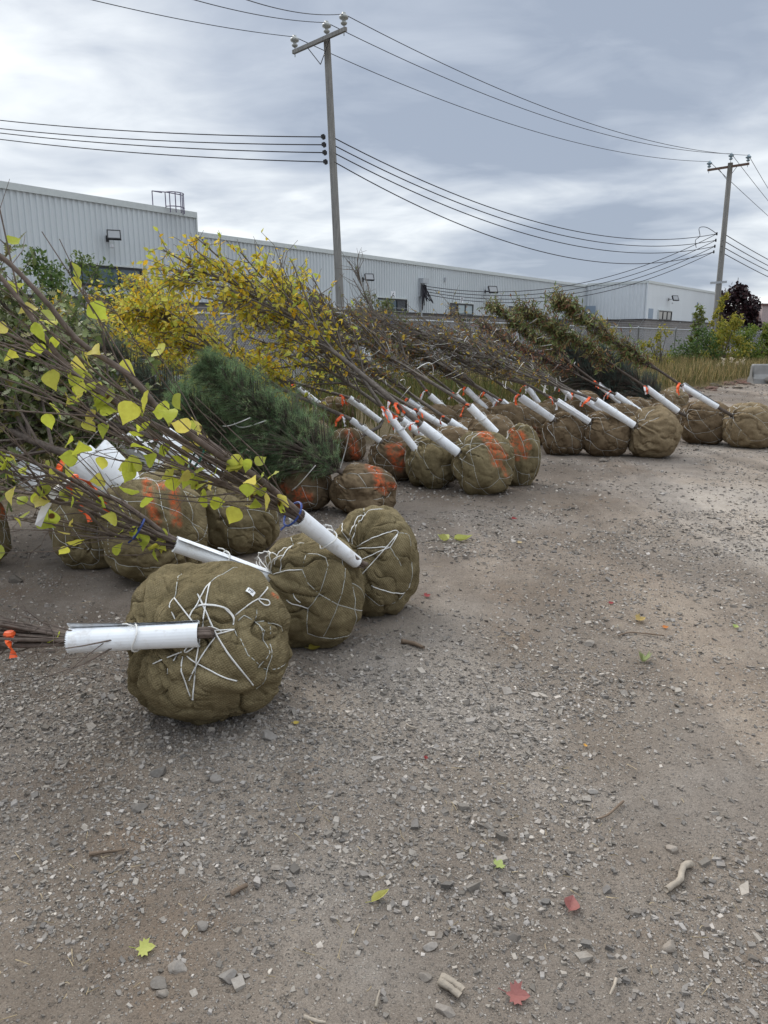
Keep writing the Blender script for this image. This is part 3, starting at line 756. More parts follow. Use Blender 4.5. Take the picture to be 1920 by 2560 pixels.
def finish_tree(spec, nb=26, spread=.32, blen=1.1, ntw=5, twl=.35, pal='sparse', leaves=2, lsize=(.035, .06), t0=.42, bits=6, crown_r=.16, mat='leaf', tmpl=None, droop=.5, tied=.5, drift=(0, 0, .03), rib=1, ltw=1):
    t, path, rad, tr, bark, r, lo, hi, d, B, fg = spec; t0 = fg + (1 - fg) * t0 * .45
    tr.tube(path, rad, 8); tr.build('trunk', bark, t, smooth=True)
    (A, B_, C_), T = branching(path, r, nb, t0, .97, spread, blen, ntw, twl, drift, tied)
    br = MB(); br.twigs(A, B_, C_, .012, .005, 4); br.twigs(*T, .0050, .0022, 3); br.build('branches', bark, t)
    if leaves > 0:
        k = max(1, int(leaves)); P, ax = on_twigs(T, k, r)
        if leaves < 1:
            s = r.random(len(P)) < leaves; P, ax = P[s], ax[s]
        n = len(P)
        if n:
            la = unit(ax * .5 + r.normal(size=(n, 3)) * .8 + np.array((0, 0, -droop))); up = unit(r.normal(size=(n, 3)) * .6 + np.array((0, -.2, 1.)))
            mb = MB(); tm = tmpl or LEAF_SMALL
            mb.inst(*tm, P, la, up, lsize[0] + (lsize[1] - lsize[0]) * r.random(n), (r.random(n) - .5) * .7, (r.random(n) - .5) * .8, tints(n, PAL[pal], r))
            mb.build('leaves', M[mat], t, tint=True)
    if bits: twine_bits(t, path, r, bits, t0 + .05, .98, crown_r)
    for q in range(rib):
        j = min(len(path) - 2, int(len(path) * (fg + .03 + .08 * q))); ribbon(t, path[j] + np.array((0, -.03, .0)), int(r.integers(1e6)), int(r.integers(2, 4)))
    return t

# ------------------------------------------------------------------ the three newest trees in front
def f7(x, y): return (x * .3858, 1300 + y * .3858)
def f8(x, y): return (500 + x * .3858, 1150 + y * .3858)
def str_A(c, R, Rz):
    a = [('t', .006, [(1108, 490), (1205, 610), (1295, 720)]), ('t', .0, [(1108, 490), (1112, 640)]), ('w', 0, [(1108, 490), (1135, 400), (1160, 330)]),
         ('t', .006, [(1365, 385), (1300, 505), (1225, 630)]), ('w', 0, [(1365, 385), (1450, 350), (1545, 315)]), ('t', .006, [(1365, 385), (1330, 560), (1305, 720)]),
         ('t', .0, [(1275, 475), (1400, 750), (1480, 880), (1620, 1050)]), ('t', .004, [(1280, 480), (1405, 755), (1490, 890), (1622, 1052)]),
         ('t', .012, [(1255, 545), (1350, 550), (1500, 580), (1550, 620), (1530, 665)]), ('t', .018, [(1258, 550), (1350, 556), (1495, 585), (1545, 640), (1530, 668)]),
         ('t', .006, [(1290, 725), (1410, 715), (1535, 705)]), ('t', .006, [(1290, 765), (1410, 745), (1535, 705)]),
         ('t', .012, [(1290, 730), (1165, 870), (1200, 880), (1290, 790)]), ('t', .006, [(1165, 860), (1080, 890), (995, 930)]), ('t', .0, [(1115, 880), (1080, 1000)]),
         ('t', .004, [(1165, 895), (1190, 1050), (1250, 1155)]), ('t', .006, [(1290, 740), (1270, 940), (1255, 1150)]), ('t', .006, [(1395, 760), (1300, 880), (1220, 1050)]),
         ('t', .006, [(1200, 890), (1300, 940), (1525, 1030)]), ('t', .015, [(1290, 720), (1330, 685), (1400, 700), (1440, 720)])]
    b = [('w', 0, [(245, 1100), (300, 1260), (380, 1330)]), ('t', .004, [(250, 990), (310, 945), (375, 910)]), ('t', .01, [(375, 910), (415, 850)]),
         ('t', .01, [(375, 915), (400, 970), (435, 965), (425, 935), (375, 910)]), ('w', 0, [(270, 1030), (300, 1000), (345, 1030), (415, 1110), (415, 1150)]),
         ('w', 0, [(375, 970), (375, 1040), (410, 1130), (430, 1240), (370, 1340)]), ('w', 0, [(450, 1050), (445, 1200), (400, 1400), (370, 1490)]),
         ('w', 0, [(370, 1340), (420, 1350), (500, 1330), (560, 1310)]), ('w', 0, [(380, 1040), (470, 1060), (550, 1105)])]
    return trace(c, R, Rz, a, f7) + trace(c, R, Rz, b, f8)
def str_B(c, R, Rz):
    a = [('t', .004, [(590, 535), (560, 640), (520, 720)]), ('w', 0, [(590, 535), (585, 500), (600, 470)]), ('w', 0, [(590, 535), (640, 525), (690, 510)]), ('t', .006, [(590, 535), (500, 650)]),
         ('t', .008, [(480, 745), (570, 728), (660, 710)]), ('w', 0, [(660, 710), (690, 605), (760, 620), (810, 650), (820, 700), (775, 870), (695, 985)]),
         ('w', 0, [(660, 710), (700, 800), (775, 870), (890, 935), (1000, 965), (1075, 975)]), ('w', 0, [(695, 985), (690, 1070), (697, 1140), (740, 1155), (880, 1130), (1010, 1110)]),
         ('t', .004, [(545, 915), (620, 950), (695, 985)]), ('t', .004, [(590, 870), (640, 935)]), ('w', 0, [(870, 610), (920, 720), (890, 930), (850, 1030), (800, 1145)]),
         ('w', 0, [(950, 700), (1000, 800), (990, 970), (960, 1110)]), ('w', 0, [(840, 560), (900, 660), (1000, 790), (1070, 900), (1072, 985), (1012, 1108)]),
         ('t', .05, [(440, 735), (400, 690), (400, 650), (470, 635), (560, 655), (500, 690)]), ('t', .06, [(430, 720), (470, 650), (540, 640), (520, 700), (440, 730)]),
         ('t', .04, [(415, 730), (390, 670), (420, 640), (470, 740)]), ('t', .03, [(450, 740), (510, 690), (560, 660), (545, 635)]), ('w', 0, [(445, 545), (420, 600), (400, 660)])]
    return trace(c, R, Rz, a, f8)
def str_C(c, R, Rz):
    a = [('t', .004, [(1060, 345), (1010, 440), (960, 530)]), ('t', .004, [(1070, 345), (1030, 430), (980, 540)]), ('t', .0, [(1060, 345), (1150, 342), (1220, 340)]), ('w', 0, [(1060, 345), (1062, 310)]),
         ('t', .0, [(905, 380), (870, 430)]), ('t', .005, [(905, 380), (935, 460), (965, 530)]), ('t', .006, [(1000, 555), (1130, 510), (1285, 470)]), ('t', .006, [(1000, 568), (1110, 568), (1230, 568)]),
         ('t', .008, [(1000, 665), (1110, 615), (1230, 568)]), ('t', .006, [(1285, 470), (1255, 520), (1230, 568)]), ('t', .006, [(1285, 475), (1240, 530), (1140, 640), (1035, 755)]),
         ('w', 0, [(1230, 568), (1260, 620), (1305, 685)]), ('t', .0, [(1015, 640), (1025, 770)]), ('t', .006, [(1110, 820), (1220, 845), (1330, 860), (1355, 795)]),
         ('w', 0, [(1080, 885), (1130, 915), (1190, 945)]), ('w', 0, [(1285, 480), (1335, 505), (1360, 560)]), ('w', 0, [(1355, 795), (1370, 700), (1380, 660)]), ('w', 0, [(1230, 945), (1330, 860)]),
         ('w', 0, [(1025, 770), (1060, 850), (1080, 885)])]
    return trace(c, R, Rz, a, f8)

def bundle(spec, n, spread, big_n, lsize, twigs=5, t_open=.18, tw_len=.35, stem_r=(.008, .017), pal='lime', seed=0, off=.018):
    """many stems leaving one guard and fanning out"""
    t, path, rad, tr, bark, r, lo, hi, d, B, fg = spec; t_open = max(fg * .92, 0)
    st = MB(); TA, TB, TC = [], [], []; n0 = len(path); k = np.linspace(0, 1, n0)
    _, e1, e2 = frame(d)
    for s_ in range(n):
        a = r.random() * 6.283; q = np.sqrt(r.random()); off0 = off * q; ln = .75 + .3 * r.random() if s_ > 1 else 1.0
        o = (math.cos(a) * e1 + math.sin(a) * e2); op = np.clip((k - t_open) / (1 - t_open), 0, 1) ** 1.15
        m = int(n0 * min(1, ln)); sw = (fbm(np.stack([k * 6, np.full(n0, s_ * 3.7), k * 0 + seed], -1), 5 + s_, 2) - .5)[:, None] * op[:, None] * o[None] * .5
        P = path + o * (off0 + spread * q * op)[:, None] + sw; P = P[4:m]
        R0 = stem_r[0] + (stem_r[1] - stem_r[0]) * (1 if s_ < 2 else (.75 if s_ == 2 else r.random() * .45)); kk = np.linspace(0, 1, len(P)); st.tube(P, R0 * (1 - .72 * kk) * np.clip(.55 + kk / (fg + .02) * .45, 0, 1), 7)
        for w in range(twigs):
            u = (fg * .8 + (.98 - fg * .8) * r.random()) * (len(P) - 2); i = int(u); ax = unit(P[i + 1] - P[i]); td = unit(ax + r.normal(size=3) * .27); L = tw_len * (.5 + r.random())
            TA.append(P[i]); TB.append(P[i] + td * L * .5); TC.append(P[i] + td * L * .5 + unit(td + ax * .35 + r.normal(size=3) * .12) * L * .5)
    st.build('trunk', bark, t, smooth=True)
    T = tuple(map(np.array, (TA, TB, TC))); br = MB(); br.twigs(*T, .0038, .0015, 4)
    # fine side twigs
    j = r.integers(0, len(TA), len(TA) * 2); A2 = T[0][j] + (T[2][j] - T[0][j]) * r.random((len(j), 1)); dd = unit(T[2][j] - T[0][j] + r.normal(size=(len(j), 3)) * .25)
    L2 = (.06 + .14 * r.random(len(j)))[:, None]; br.twigs(A2, A2 + dd * L2 * .5, A2 + unit(dd + r.normal(size=(len(j), 3)) * .2) * L2, .002, .001, 3)
    br.build('branches', bark, t)
    P, ax = on_twigs(T, 4, r); s = r.permutation(len(P))[:big_n]; P, ax = P[s], ax[s]; nn = len(P)
    la = unit(ax * .3 + r.normal(size=(nn, 3)) * .75 + np.array((0, 0, -.5))); up = unit(r.normal(size=(nn, 3)) + np.array((0, -.35, .35)))
    mb = MB(); mb.inst(*LEAF_HEART, P, la, up, lsize[0] + (lsize[1] - lsize[0]) * r.random(nn), (r.random(nn) - .65) * 1.1, (r.random(nn) - .5) * 1.3, tints(nn, PAL[pal], r, .14))
    mb.build('leaves', M['leaf_big'], t, smooth=True, tint=True)
    return t
def care_tag(parent, ball, px, py, f, w=.026, h=.036, tilt=.2):
    dr = ray_dir(ball.c, ball.R, ball.Rz, *f(px, py)); q = ball.place(dr[None], ball.rfun(dr[None]))[0] + dr * .008
    n_, e1, e2 = frame(dr); x = math.cos(tilt) * e1 + math.sin(tilt) * e2; y = -math.sin(tilt) * e1 + math.cos(tilt) * e2
    mb = MB(); g = []
    for i in range(5):
        v = i / 4; b = .004 * math.sin(v * 3.1)
        g += [q - x * w / 2 + y * h * (v - .5) + n_ * b, q + x * w / 2 + y * h * (v - .5) + n_ * b]
    mb.add(g, [(2 * i, 2 * i + 1, 2 * i + 3, 2 * i + 2) for i in range(4)])
    for k, (a, b_) in enumerate(((-.3, .25), (-.12, .05), (.06, .3), (.22, .1))):       # faint printed lines
        yy = h * (-a) * .9; mb.box((-w * .28, yy - .0012, .0052), (w * b_, yy + .0012, .0062), 1, np.stack([x, y, n_], 1), q)
    return mb.build('care_tag', [M['tag'], M['black_print']], parent)

HR = (240, 320)
sA = tree('nearest balled shrub, star of white twine on its ball and a level white guard', 'balled tree', (280, 628, 1213, 1557), p_(430, 1370), p_(150, 1384), p_(-560, 1400), 'bigleaf', 11,
          gr=(.042, .041), dY=(-.03, -.10), mat='new', strings=str_A, res=HR, dlo=-.285, fold=1.15, boxy=.35, gtie=(.48,), paint=[([f8(470, 870), f8(500, 890)], 5, .9)])
tA = bundle(sA, 15, .07, 6, (.05, .08), off=.017, twigs=4, tw_len=.25, t_open=.25, seed=1)
care_tag(tA, sA[9], 310, 887, f8, tilt=-.4)
sB = tree('second nearest olive balled shrub, tuft of looped white twine beside its guard', 'balled tree', (556, 792, 1140, 1402), p_(594, 1250), p_(378, 1176), p_(-160, 985), 'bigleaf', 12,
          gr=(.036, .044), dY=(-.12, -.55), mat='new', strings=str_B, res=HR, dlo=-.12, fold=1.0, flat=.8)
tB = bundle(sB, 8, .26, 66, (.055, .085), twigs=6, tw_len=.40, seed=2)
sC = tree('third olive balled shrub, long curled white guard and many lime leaved stems', 'balled tree', (708, 908, 1087, 1340), p_(769, 1213), p_(643, 1117), p_(-330, 520), 'bigleaf', 13,
          gr=(.035, .047), dY=(-.22, -.62), mat='new', strings=str_C, res=HR, dlo=-.52, fold=.9, flat=.8)
tC = bundle(sC, 8, .32, 128, (.055, .092), twigs=8, tw_len=.55, t_open=.08, stem_r=(.005, .021), seed=3)
care_tag(tC, sC[9], 1240, 985, f8, tilt=.1)
def clip_ring(parent, p, ax, R, mat, name):
    d, e1, e2 = frame(ax); a = np.linspace(0, 6.283, 22); mb = MB(); mb.tube(np.asarray(p) + R * (np.cos(a)[:, None] * e1 + np.sin(a)[:, None] * e2), .005, 5)
    mb.tube([np.asarray(p) - e2 * R, np.asarray(p) - e2 * (R + .03) + d * .01], .004, 4); return mb.build(name, mat, parent)
clip_ring(tB, sB[1][19], sB[1][18] - sB[1][17], .05, M['blue_tape'], 'tie')
clip_ring(tC, sC[1][12], sC[1][13] - sC[1][12], .06, M['blue_tape'], 'tie')
clip_ring(tC, sC[1][19], sC[1][20] - sC[1][19], .055, M['green_tape'], 'tie')
q = at(*p_(20, 1370), 2.5); ribbon(tA, q, 5, 2, .08)
ribbon(tB, at(*p_(160, 1030), 3.3), 8, 3, .30)

# ------------------------------------------------------------------ oaks with the wide guards
E = lambda *a: [p_(*v) for v in a]
oak = dict(pal='oak', tmpl=LEAF_OAK, lsize=(.055, .10), droop=.25, mat='leaf_dull', bits=4, crown_r=.3, tied=.2)
def oak_tree(spec, **k): q = dict(oak); q.update(k); return finish_tree(spec, **q)
s = tree('oak behind the nearest ball, two orange bars on its burlap and a wide guard', 'balled tree', (215, 445, 1020, 1258), (309, 1224), (200, 1147), (-260, 880), 'oak', 21,
         gr=(.085, .10), dY=(-.02, .3), mat='new', res=(180, 240), dlo=.02, trunk_r=.035, gtie=(.55,),
         paint=[(E((317, 1042), (322, 1080), (338, 1128)), 12, 1.), (E((345, 1050), (375, 1050)), 10, .9), (E((375, 1050), (378, 1095), (383, 1130)), 12, 1.)])
oak_tree(s, nb=40, spread=.85, blen=.9, ntw=10, twl=.36, leaves=7, t0=.28)
s = tree('oak with a slumped dark ball in the shade and a wide cut open guard', 'balled tree', (428, 606, 1028, 1198), (548, 1197), (405, 1101), (60, 850), 'oak', 22,
         gr=(.075, .095), dY=(-.02, .3), mat='new', res=(160, 220), dlo=.02, trunk_r=.035,
         paint=[(E((560, 1040), (585, 1065)), 9, 1.), (E((590, 1045), (602, 1070)), 9, 1.), (E((540, 1060), (560, 1085)), 7, .8)])
oak_tree(s, nb=44, spread=.9, blen=1.0, ntw=10, twl=.38, leaves=8, t0=.30)
s = tree('oak with its brown ball tucked left of the ball with two orange bars', 'balled tree', (118, 262, 1045, 1228), (96, 1209), (15, 1139), (-420, 860), 'oak', 23, gr=(.07, .085), mat='new', res=(140, 180), dlo=.02, trunk_r=.03)
oak_tree(s, nb=24, spread=.7, blen=.8, ntw=7, twl=.35, leaves=4, t0=.3)
s = tree('oak with a greyish shaded guard, its ball hidden behind the two orange marked oak balls', 'balled tree', None, (409, 1178), (285, 1081), (-70, 815), 'oak', 24, gr=(.07, .09), mat='new', h_low=.42, trunk_r=.03)
oak_tree(s, nb=50, spread=.95, blen=1.05, ntw=9, twl=.38, leaves=5, t0=.30)
s = tree('oak at the left edge with only a sliver of its burlap ball in the picture', 'balled tree', (-92, 9, 1075, 1225), (-60, 1290), (-150, 1240), (-520, 1000), 'oak', 25, gr=(.07, .085), mat='new', dlo=.02, paint=[(E((0, 1085), (5, 1110)), 12, 1.)])
oak_tree(s, nb=14, spread=.6, blen=.8, ntw=5, leaves=3)
for px, py, Y in ((172, 1188, 4.3), (490, 1178, 4.9), (470, 1092, 4.9)): pass

# ------------------------------------------------------------------ pines
def conifer(label, ball, tip, seed, rad, pal, nshoot, nneed, nlen, dY=.2, mat='old', paint=None, base_px=None, Y=None, t0=.12, shoot=(.14, .26), spread=1.0, cat='pine tree', name='pine_tree', hide_ball=False, res=(90, 130), droop=0, group=TREES, shape=1.0, wid=1.3, axk=.55):
    r = np.random.default_rng(seed)
    if ball is not None:
        c, R, Rz = solve_ball(*[v * K for v in ball]); Y0 = c[1]
    else:
        lo = at(*base_px, Y); c = np.array((lo[0], lo[1], .28)); R = .32; Rz = .29; Y0 = Y
    tp = at(*tip, Y0 + dY); t = thing(name, label, cat, (c[0], c[1], 0), group); axis = unit(tp - c)
    if not hide_ball: make_ball(t, c, R, Rz, axis, seed, res, M['burlap_' + mat], auto_net(axis, seed, twine=False, dens=.8), paint=paint)
    start = c + axis * R * .8; L = np.linalg.norm(tp - start); path = poly([c, start, (start + tp) / 2 + np.array((0, 0, -.03 * L)), tp], 30)
    k = np.linspace(0, 1, 30); tr = MB(); tr.tube(path, .035 * (1 - .85 * k), 7); tr.build('trunk', M['bark_dark'], t, smooth=True)
    # shoots on whorls of branches: tips spread through the crown's volume
    n = nshoot; u = t0 + (1 - t0) * r.random(n) ** .9; i = np.clip((u * 29).astype(int), 0, 28); Pc = path[i] + (path[i + 1] - path[i]) * (u * 29 - i)[:, None]
    ax = unit(path[i + 1] - path[i]); _, e1, e2 = frame(ax); a = r.random(n) * 6.283; whorl = np.floor(u * 14) / 14 * 40
    rr = rad * np.sqrt(.12 + .88 * r.random(n)) * np.clip((1.05 - u) * wid, .10, 1) ** shape * np.clip((u - t0) * 7 + .55, 0, 1) * (.45 + .95 * vnoise(np.stack([whorl, np.cos(a) * 1.6, np.sin(a) * 1.6], -1), seed))
    per = np.cos(a)[:, None] * e1 + np.sin(a)[:, None] * e2; tipP = Pc + per * rr[:, None] + ax * (rr * .75)[:, None]; tipP[:, 2] = np.maximum(tipP[:, 2] - droop * rr, .06)
    sd = unit(per * .9 + ax * axk + r.normal(size=(n, 3)) * .62 + np.array((0, 0, -.05)))
    br = MB(); br.twigs(Pc, (Pc + tipP) / 2 - np.array((0, 0, .01)), tipP, .008, .003, 3); br.build('branches', M['bark_dark'], t)
    SL = shoot[0] + (shoot[1] - shoot[0]) * r.random(n); j = np.repeat(np.arange(n), nneed); w = r.random(len(j))
    base = tipP[j] + sd[j] * ((w - .55) * SL[j])[:, None]; _, g1, g2 = frame(sd); b = r.random(len(j)) * 6.283
    nd = unit(sd[j] * (.55 + .5 * w)[:, None] + spread * (np.cos(b)[:, None] * g1[j] + np.sin(b)[:, None] * g2[j]) * (.75 - .35 * w)[:, None])
    shade = (tints(n, PAL[pal], r, .2) * (.55 + .9 * vnoise(tipP * 7, seed + 2)[:, None]))[j] * (.85 + .3 * r.random((len(j), 1))); brown = r.random(len(j)) > .985; shade[brown] = (.16, .09, .035)
    mb = MB(); sc = nlen * (.7 + .5 * r.random(len(j))); mb.inst(NEEDLE_V, NEEDLE_F, base, nd, rand_dirs(len(j), r), sc, 0, 0, shade)
    mb.build('needles', M['needle'], t, tint=True); return t, path
tJ, pJ = conifer('dense green pine with drooping needles, lying with its orange striped ball on the dirt', (712, 858, 998, 1117), (515, 915), 31, .34, 'pine', 1900, 38, .058, dY=.05, t0=.36, shape=.5, wid=1.9, shoot=(.09, .17), spread=1.25,
        paint=[(E((800, 1005), (815, 1020), (822, 1045)), 12, 1.), (E((822, 1045), (850, 1050)), 9, .9), (E((815, 1050), (832, 1062)), 9, .9), (E((795, 1000), (810, 1010)), 8, .9)], res=(130, 180))
twine_bits(tJ, pJ, np.random.default_rng(4), 7, .15, .8, .36)
tI, pI = conifer('second pine whose shaded ball with orange smears is half under green needles', (596, 722, 985, 1108), (440, 1000), 32, .34, 'pine', 1300, 38, .06, dY=.15, t0=.15, shape=.5, wid=1.8, shoot=(.09, .17), spread=1.25,
        paint=[(E((645, 1065), (665, 1075)), 14, 1.), (E((640, 1080), (650, 1100)), 9, .9), (E((612, 1050), (622, 1062)), 8, .8)])
conifer('greyish green pine at the back, between the yellow crowns and the fence', None, p_(160, 690), 33, .55, 'pinegrey', 1100, 38, .07, base_px=p_(520, 905), Y=8.2, dY=.3, t0=.2)
conifer('dark blue green spruce lying behind the far row of guards', None, p_(1190, 700), 34, .80, 'spruce', 2600, 40, .05, base_px=p_(1330, 885), Y=14.2, dY=.3, shoot=(.08, .17), cat='spruce tree', name='spruce_tree', t0=.12, droop=.3, shape=.7, wid=1.5)
conifer('lower blue spruce lying beside the tall tan grass', None, p_(1290, 760), 35, .60, 'spruce', 1900, 40, .05, base_px=p_(1425, 872), Y=14.0, dY=.4, shoot=(.08, .17), cat='spruce tree', name='spruce_tree', t0=.05, droop=.3, shape=.7, wid=1.5)

# ------------------------------------------------------------------ yellow leaved trees in the middle
Yk = dict(pal='yellow', nb=36, spread=.6, blen=.85, ntw=8, twl=.32, leaves=9, lsize=(.045, .08), t0=.36, bits=0, drift=(0, 0, -.04), tied=.3)
s = tree('yellow leaved tree with a dark ball painted with a broad orange E shape', 'balled tree', (798, 906, 935, 1042), (951, 1103), (878, 1049), (370, 760), 'yellow', 41, dY=(.02, .5), gr=(.031, .033),
         paint=[(E((840, 968), (848, 990), (862, 1012)), 10, 1.), (E((848, 988), (870, 978)), 8, 1.), (E((862, 1012), (872, 1000)), 9, 1.), (E((838, 968), (862, 962)), 8, 1.), (E((872, 975), (882, 990)), 8, .9)], res=(120, 160))
finish_tree(s, **Yk)
s = tree('yellow leaved tree with an olive ball right of the orange E ball, guard leaning steeply', 'balled tree', (875, 992, 935, 1057), (1040, 1124), (963, 1028), (690, 715), 'yellow', 42, dY=(.02, .3), gr=(.034, .036), mat='new', res=(140, 180), mid=p_(700, 705))
finish_tree(s, **dict(Yk, nb=26, leaves=2.0, ntw=7))
s = tree('tall yellow tree with the big upright ball and orange smears, trunk reaching far up left', 'balled tree', (979, 1113, 925, 1072), (1146, 1132), (1053, 1062), (480, 665), 'yellow', 43, dY=(.02, .3), gr=(.040, .042), mat='new', res=(160, 220), trunk_r=.036, mid=(735, 801),
         paint=[(E((1040, 935), (1062, 960), (1072, 1000)), 11, 1.), (E((1050, 935), (1090, 985)), 9, .9), (E((1075, 985), (1095, 1030)), 6, .6)])
finish_tree(s, **dict(Yk, nb=34, leaves=6, t0=.9, rib=2))
s = tree('yellow leaved tree whose short guard points at a ball hidden behind the olive ball', 'balled tree', None, (1071, 1099), (1005, 1051), (560, 735), 'yellow', 44, gr=(.040, .040), h_low=.42)
finish_tree(s, **dict(Yk, leaves=3, nb=30))
s = tree('yellow leaved tree behind the pine, long thin guard crossing the orange E ball', 'balled tree', (715, 792, 920, 1000), (951, 1053), (874, 995), (240, 760), 'yellow', 45, gr=(.034, .034), dY=(.02, .6), dlo=.4,
         paint=[(E((760, 960), (770, 985)), 12, 1.), (E((752, 935), (765, 955)), 9, .8)])
finish_tree(s, **dict(Yk, leaves=5))
s = tree('leaning yellow tree at the back row with a stubby guard under tangled twigs', 'balled tree', None, (1044, 1039), (986, 1010), (560, 715), 'yellow', 46, gr=(.038, .038), dY=(.02, .4))
finish_tree(s, **dict(Yk, leaves=3.4, nb=30))
s = tree('yellow leaved tree farthest back by the building, its ball out of sight behind the pines', 'balled tree', None, (800, 1010), (740, 965), (345, 725), 'yellow', 47, gr=(.038, .038), h_low=.5, dY=(.02, .8))
finish_tree(s, **dict(Yk, leaves=8, nb=44, spread=.75, t0=.35))
s = tree('lower yellow tree behind the oaks at left, its ball out of sight behind the pines', 'balled tree', None, (720, 1060), (660, 1015), (120, 790), 'yellow', 48, gr=(.038, .038), h_low=.5, dY=(.02, .8))
finish_tree(s, **dict(Yk, leaves=8, nb=44, spread=.75, t0=.3))

# ------------------------------------------------------------------ twiggy trees of the far rows
Tk = dict(pal='sparse', nb=30, spread=.26, blen=.75, ntw=6, twl=.30, leaves=3.0, lsize=(.035, .06), t0=.42, bits=14, crown_r=.17, tied=.75)
far = [
 ('twiggy tree with the slim orange striped ball right of the big upright ball', (1080, 1168, 910, 1055), (1240, 1082), (1175, 1016), (800, 775), 51, 'new', [(E((1105, 930), (1122, 960), (1135, 985)), 9, 1.), (E((1125, 935), (1142, 965)), 8, 1.), (E((1105, 955), (1118, 990)), 7, .9)], {}, .34),
 ('twiggy tree with a thick guard ending behind the big upright ball', None, (1179, 1089), (1125, 1053), (740, 790), 52, 'old', None, dict(), .36),
 ('twiggy tree whose thin long guard runs between two thicker guards at mid row', None, (1123, 1074), (1046, 1028), (700, 790), 53, 'old', None, dict(), .40),
 ('twiggy tree in the back row behind the orange E ball, small guard under red ribbon', None, (1074, 1035), (1022, 1001), (700, 800), 54, 'old', None, dict(), .45),
 ('bare dark tree whose split top stands up against the grey cladding', None, (1132, 1039), (1075, 989), (893, 690), 55, 'old', None, dict(nb=16, spread=.35, leaves=.1, bits=2, tied=.3), .45),
 ('twiggy tree with the uppermost steep guard behind the slim orange ball', None, (1221, 1028), (1165, 972), (905, 805), 56, 'old', None, dict(), .47),
 ('twiggy tree with a half hidden guard just left of the steep uppermost guard', None, (1174, 1024), (1140, 989), (900, 830), 57, 'old', None, dict(nb=20), .47),
 ('twiggy tree with a short guard above the ball with orange smears', None, (1262, 1028), (1215, 983), (955, 800), 58, 'old', None, dict(), .47),
 ('twiggy tree with a round brown ball, leftmost of three side by side', (1172, 1261, 890, 986), (1382, 1047), (1301, 991), (960, 805), 59, 'old', None, dict(leaves=.7), .45),
 ('twiggy tree with a dark brown ball partly behind the round brown one', (1112, 1195, 868, 962), (1307, 1044), (1255, 1003), (935, 815), 60, 'old', [(E((1150, 930), (1160, 945)), 12, .5)], dict(), .45),
 ('twiggy tree with a broad brown ball between the round ball and the loose sack', (1256, 1360, 885, 988), (1473, 1055), (1392, 1003), (1050, 830), 61, 'old', None, dict(leaves=.9), .45),
 ('forked tree whose guard ends at the pale loose burlap sack', (1360, 1466, 880, 991), (1585, 1063), (1490, 1001), (1135, 850), 62, 'tan', None, dict(loose=True, nb=22, spread=.35), .45),
 ('twiggy tree with a mid row guard ending behind the broad brown ball', None, (1508, 1030), (1440, 982), (1090, 815), 63, 'old', None, dict(), .47),
 ('twiggy tree with a short steep guard low under red ribbons in the back row', None, (1430, 997), (1400, 964), (1235, 820), 64, 'old', None, dict(nb=18), .5),
 ('twiggy tree with the smallest leaning guard wound in striped ribbon', None, (1347, 1007), (1320, 970), (1150, 800), 65, 'old', None, dict(nb=18), .5),
]
for lab, ball, glo, ghi, tip, seed, mat, paint, kw, hl in far:
    kk = dict(Tk); loose = kw.get('loose', False); kk.update({a: b for a, b in kw.items() if a != 'loose'})
    s = tree(lab, 'balled tree', ball, glo, ghi, tip, 'twig', seed, gr=(.039, .040), dY=(.02, .3), mat=mat, paint=paint, h_low=hl, loose=loose, res=(110, 150) if ball else (64, 90), twine_net=ball is not None)
    finish_tree(s, **kk, rib=1)
Bk = dict(pal='bronze', nb=38, spread=.20, blen=.48, ntw=9, twl=.26, leaves=9, lsize=(.055, .095), t0=.5, bits=7, crown_r=.20, tied=.8, mat='leaf_dull', tmpl=LEAF_LONG)
rust = [
 ('bronze leaved tree with a small crown, guard half hidden by the next one', None, (1550, 1007), (1496, 961), (1245, 775), 71, 'old', 'bronze', {}, .47, .35),
 ('bronze leaved tree with a ball behind the loose burlap sack and a long white guard', (1398, 1474, 868, 940), (1614, 1038), (1538, 986), (1215, 825), 72, 'old', 'rust', dict(leaves=2), .45, .3),
 ('bronze leaved tree with a sack like ball standing alone at the back by the grass', (1429, 1484, 838, 892), (1631, 1011), (1571, 964), (1350, 800), 73, 'tan', 'rust', dict(leaves=5), .45, .3),
 ('bronze leaved tree with the dark upright ball, second from the right end', (1472, 1571, 866, 958), (1695, 1028), (1616, 970), (1325, 790), 74, 'old', 'bronze', dict(), .45, .35),
 ('bronze leaved tree with the rightmost ball, bare trunk showing below its guard', (1567, 1668, 872, 966), (1793, 1017), (1706, 965), (1415, 765), 75, 'tan', 'bronze', dict(t0=.42), .45, .3),
]
for lab, ball, glo, ghi, tip, seed, mat, pal, kw, hl, dy in rust:
    s = tree(lab, 'balled tree', ball, glo, ghi, tip, 'bronze', seed, gr=(.041, .041), dY=(.02, dy), mat=mat, h_low=hl, res=(110, 150), twine_net=True)
    finish_tree(s, **dict(Bk, pal=pal, **kw), rib=1)

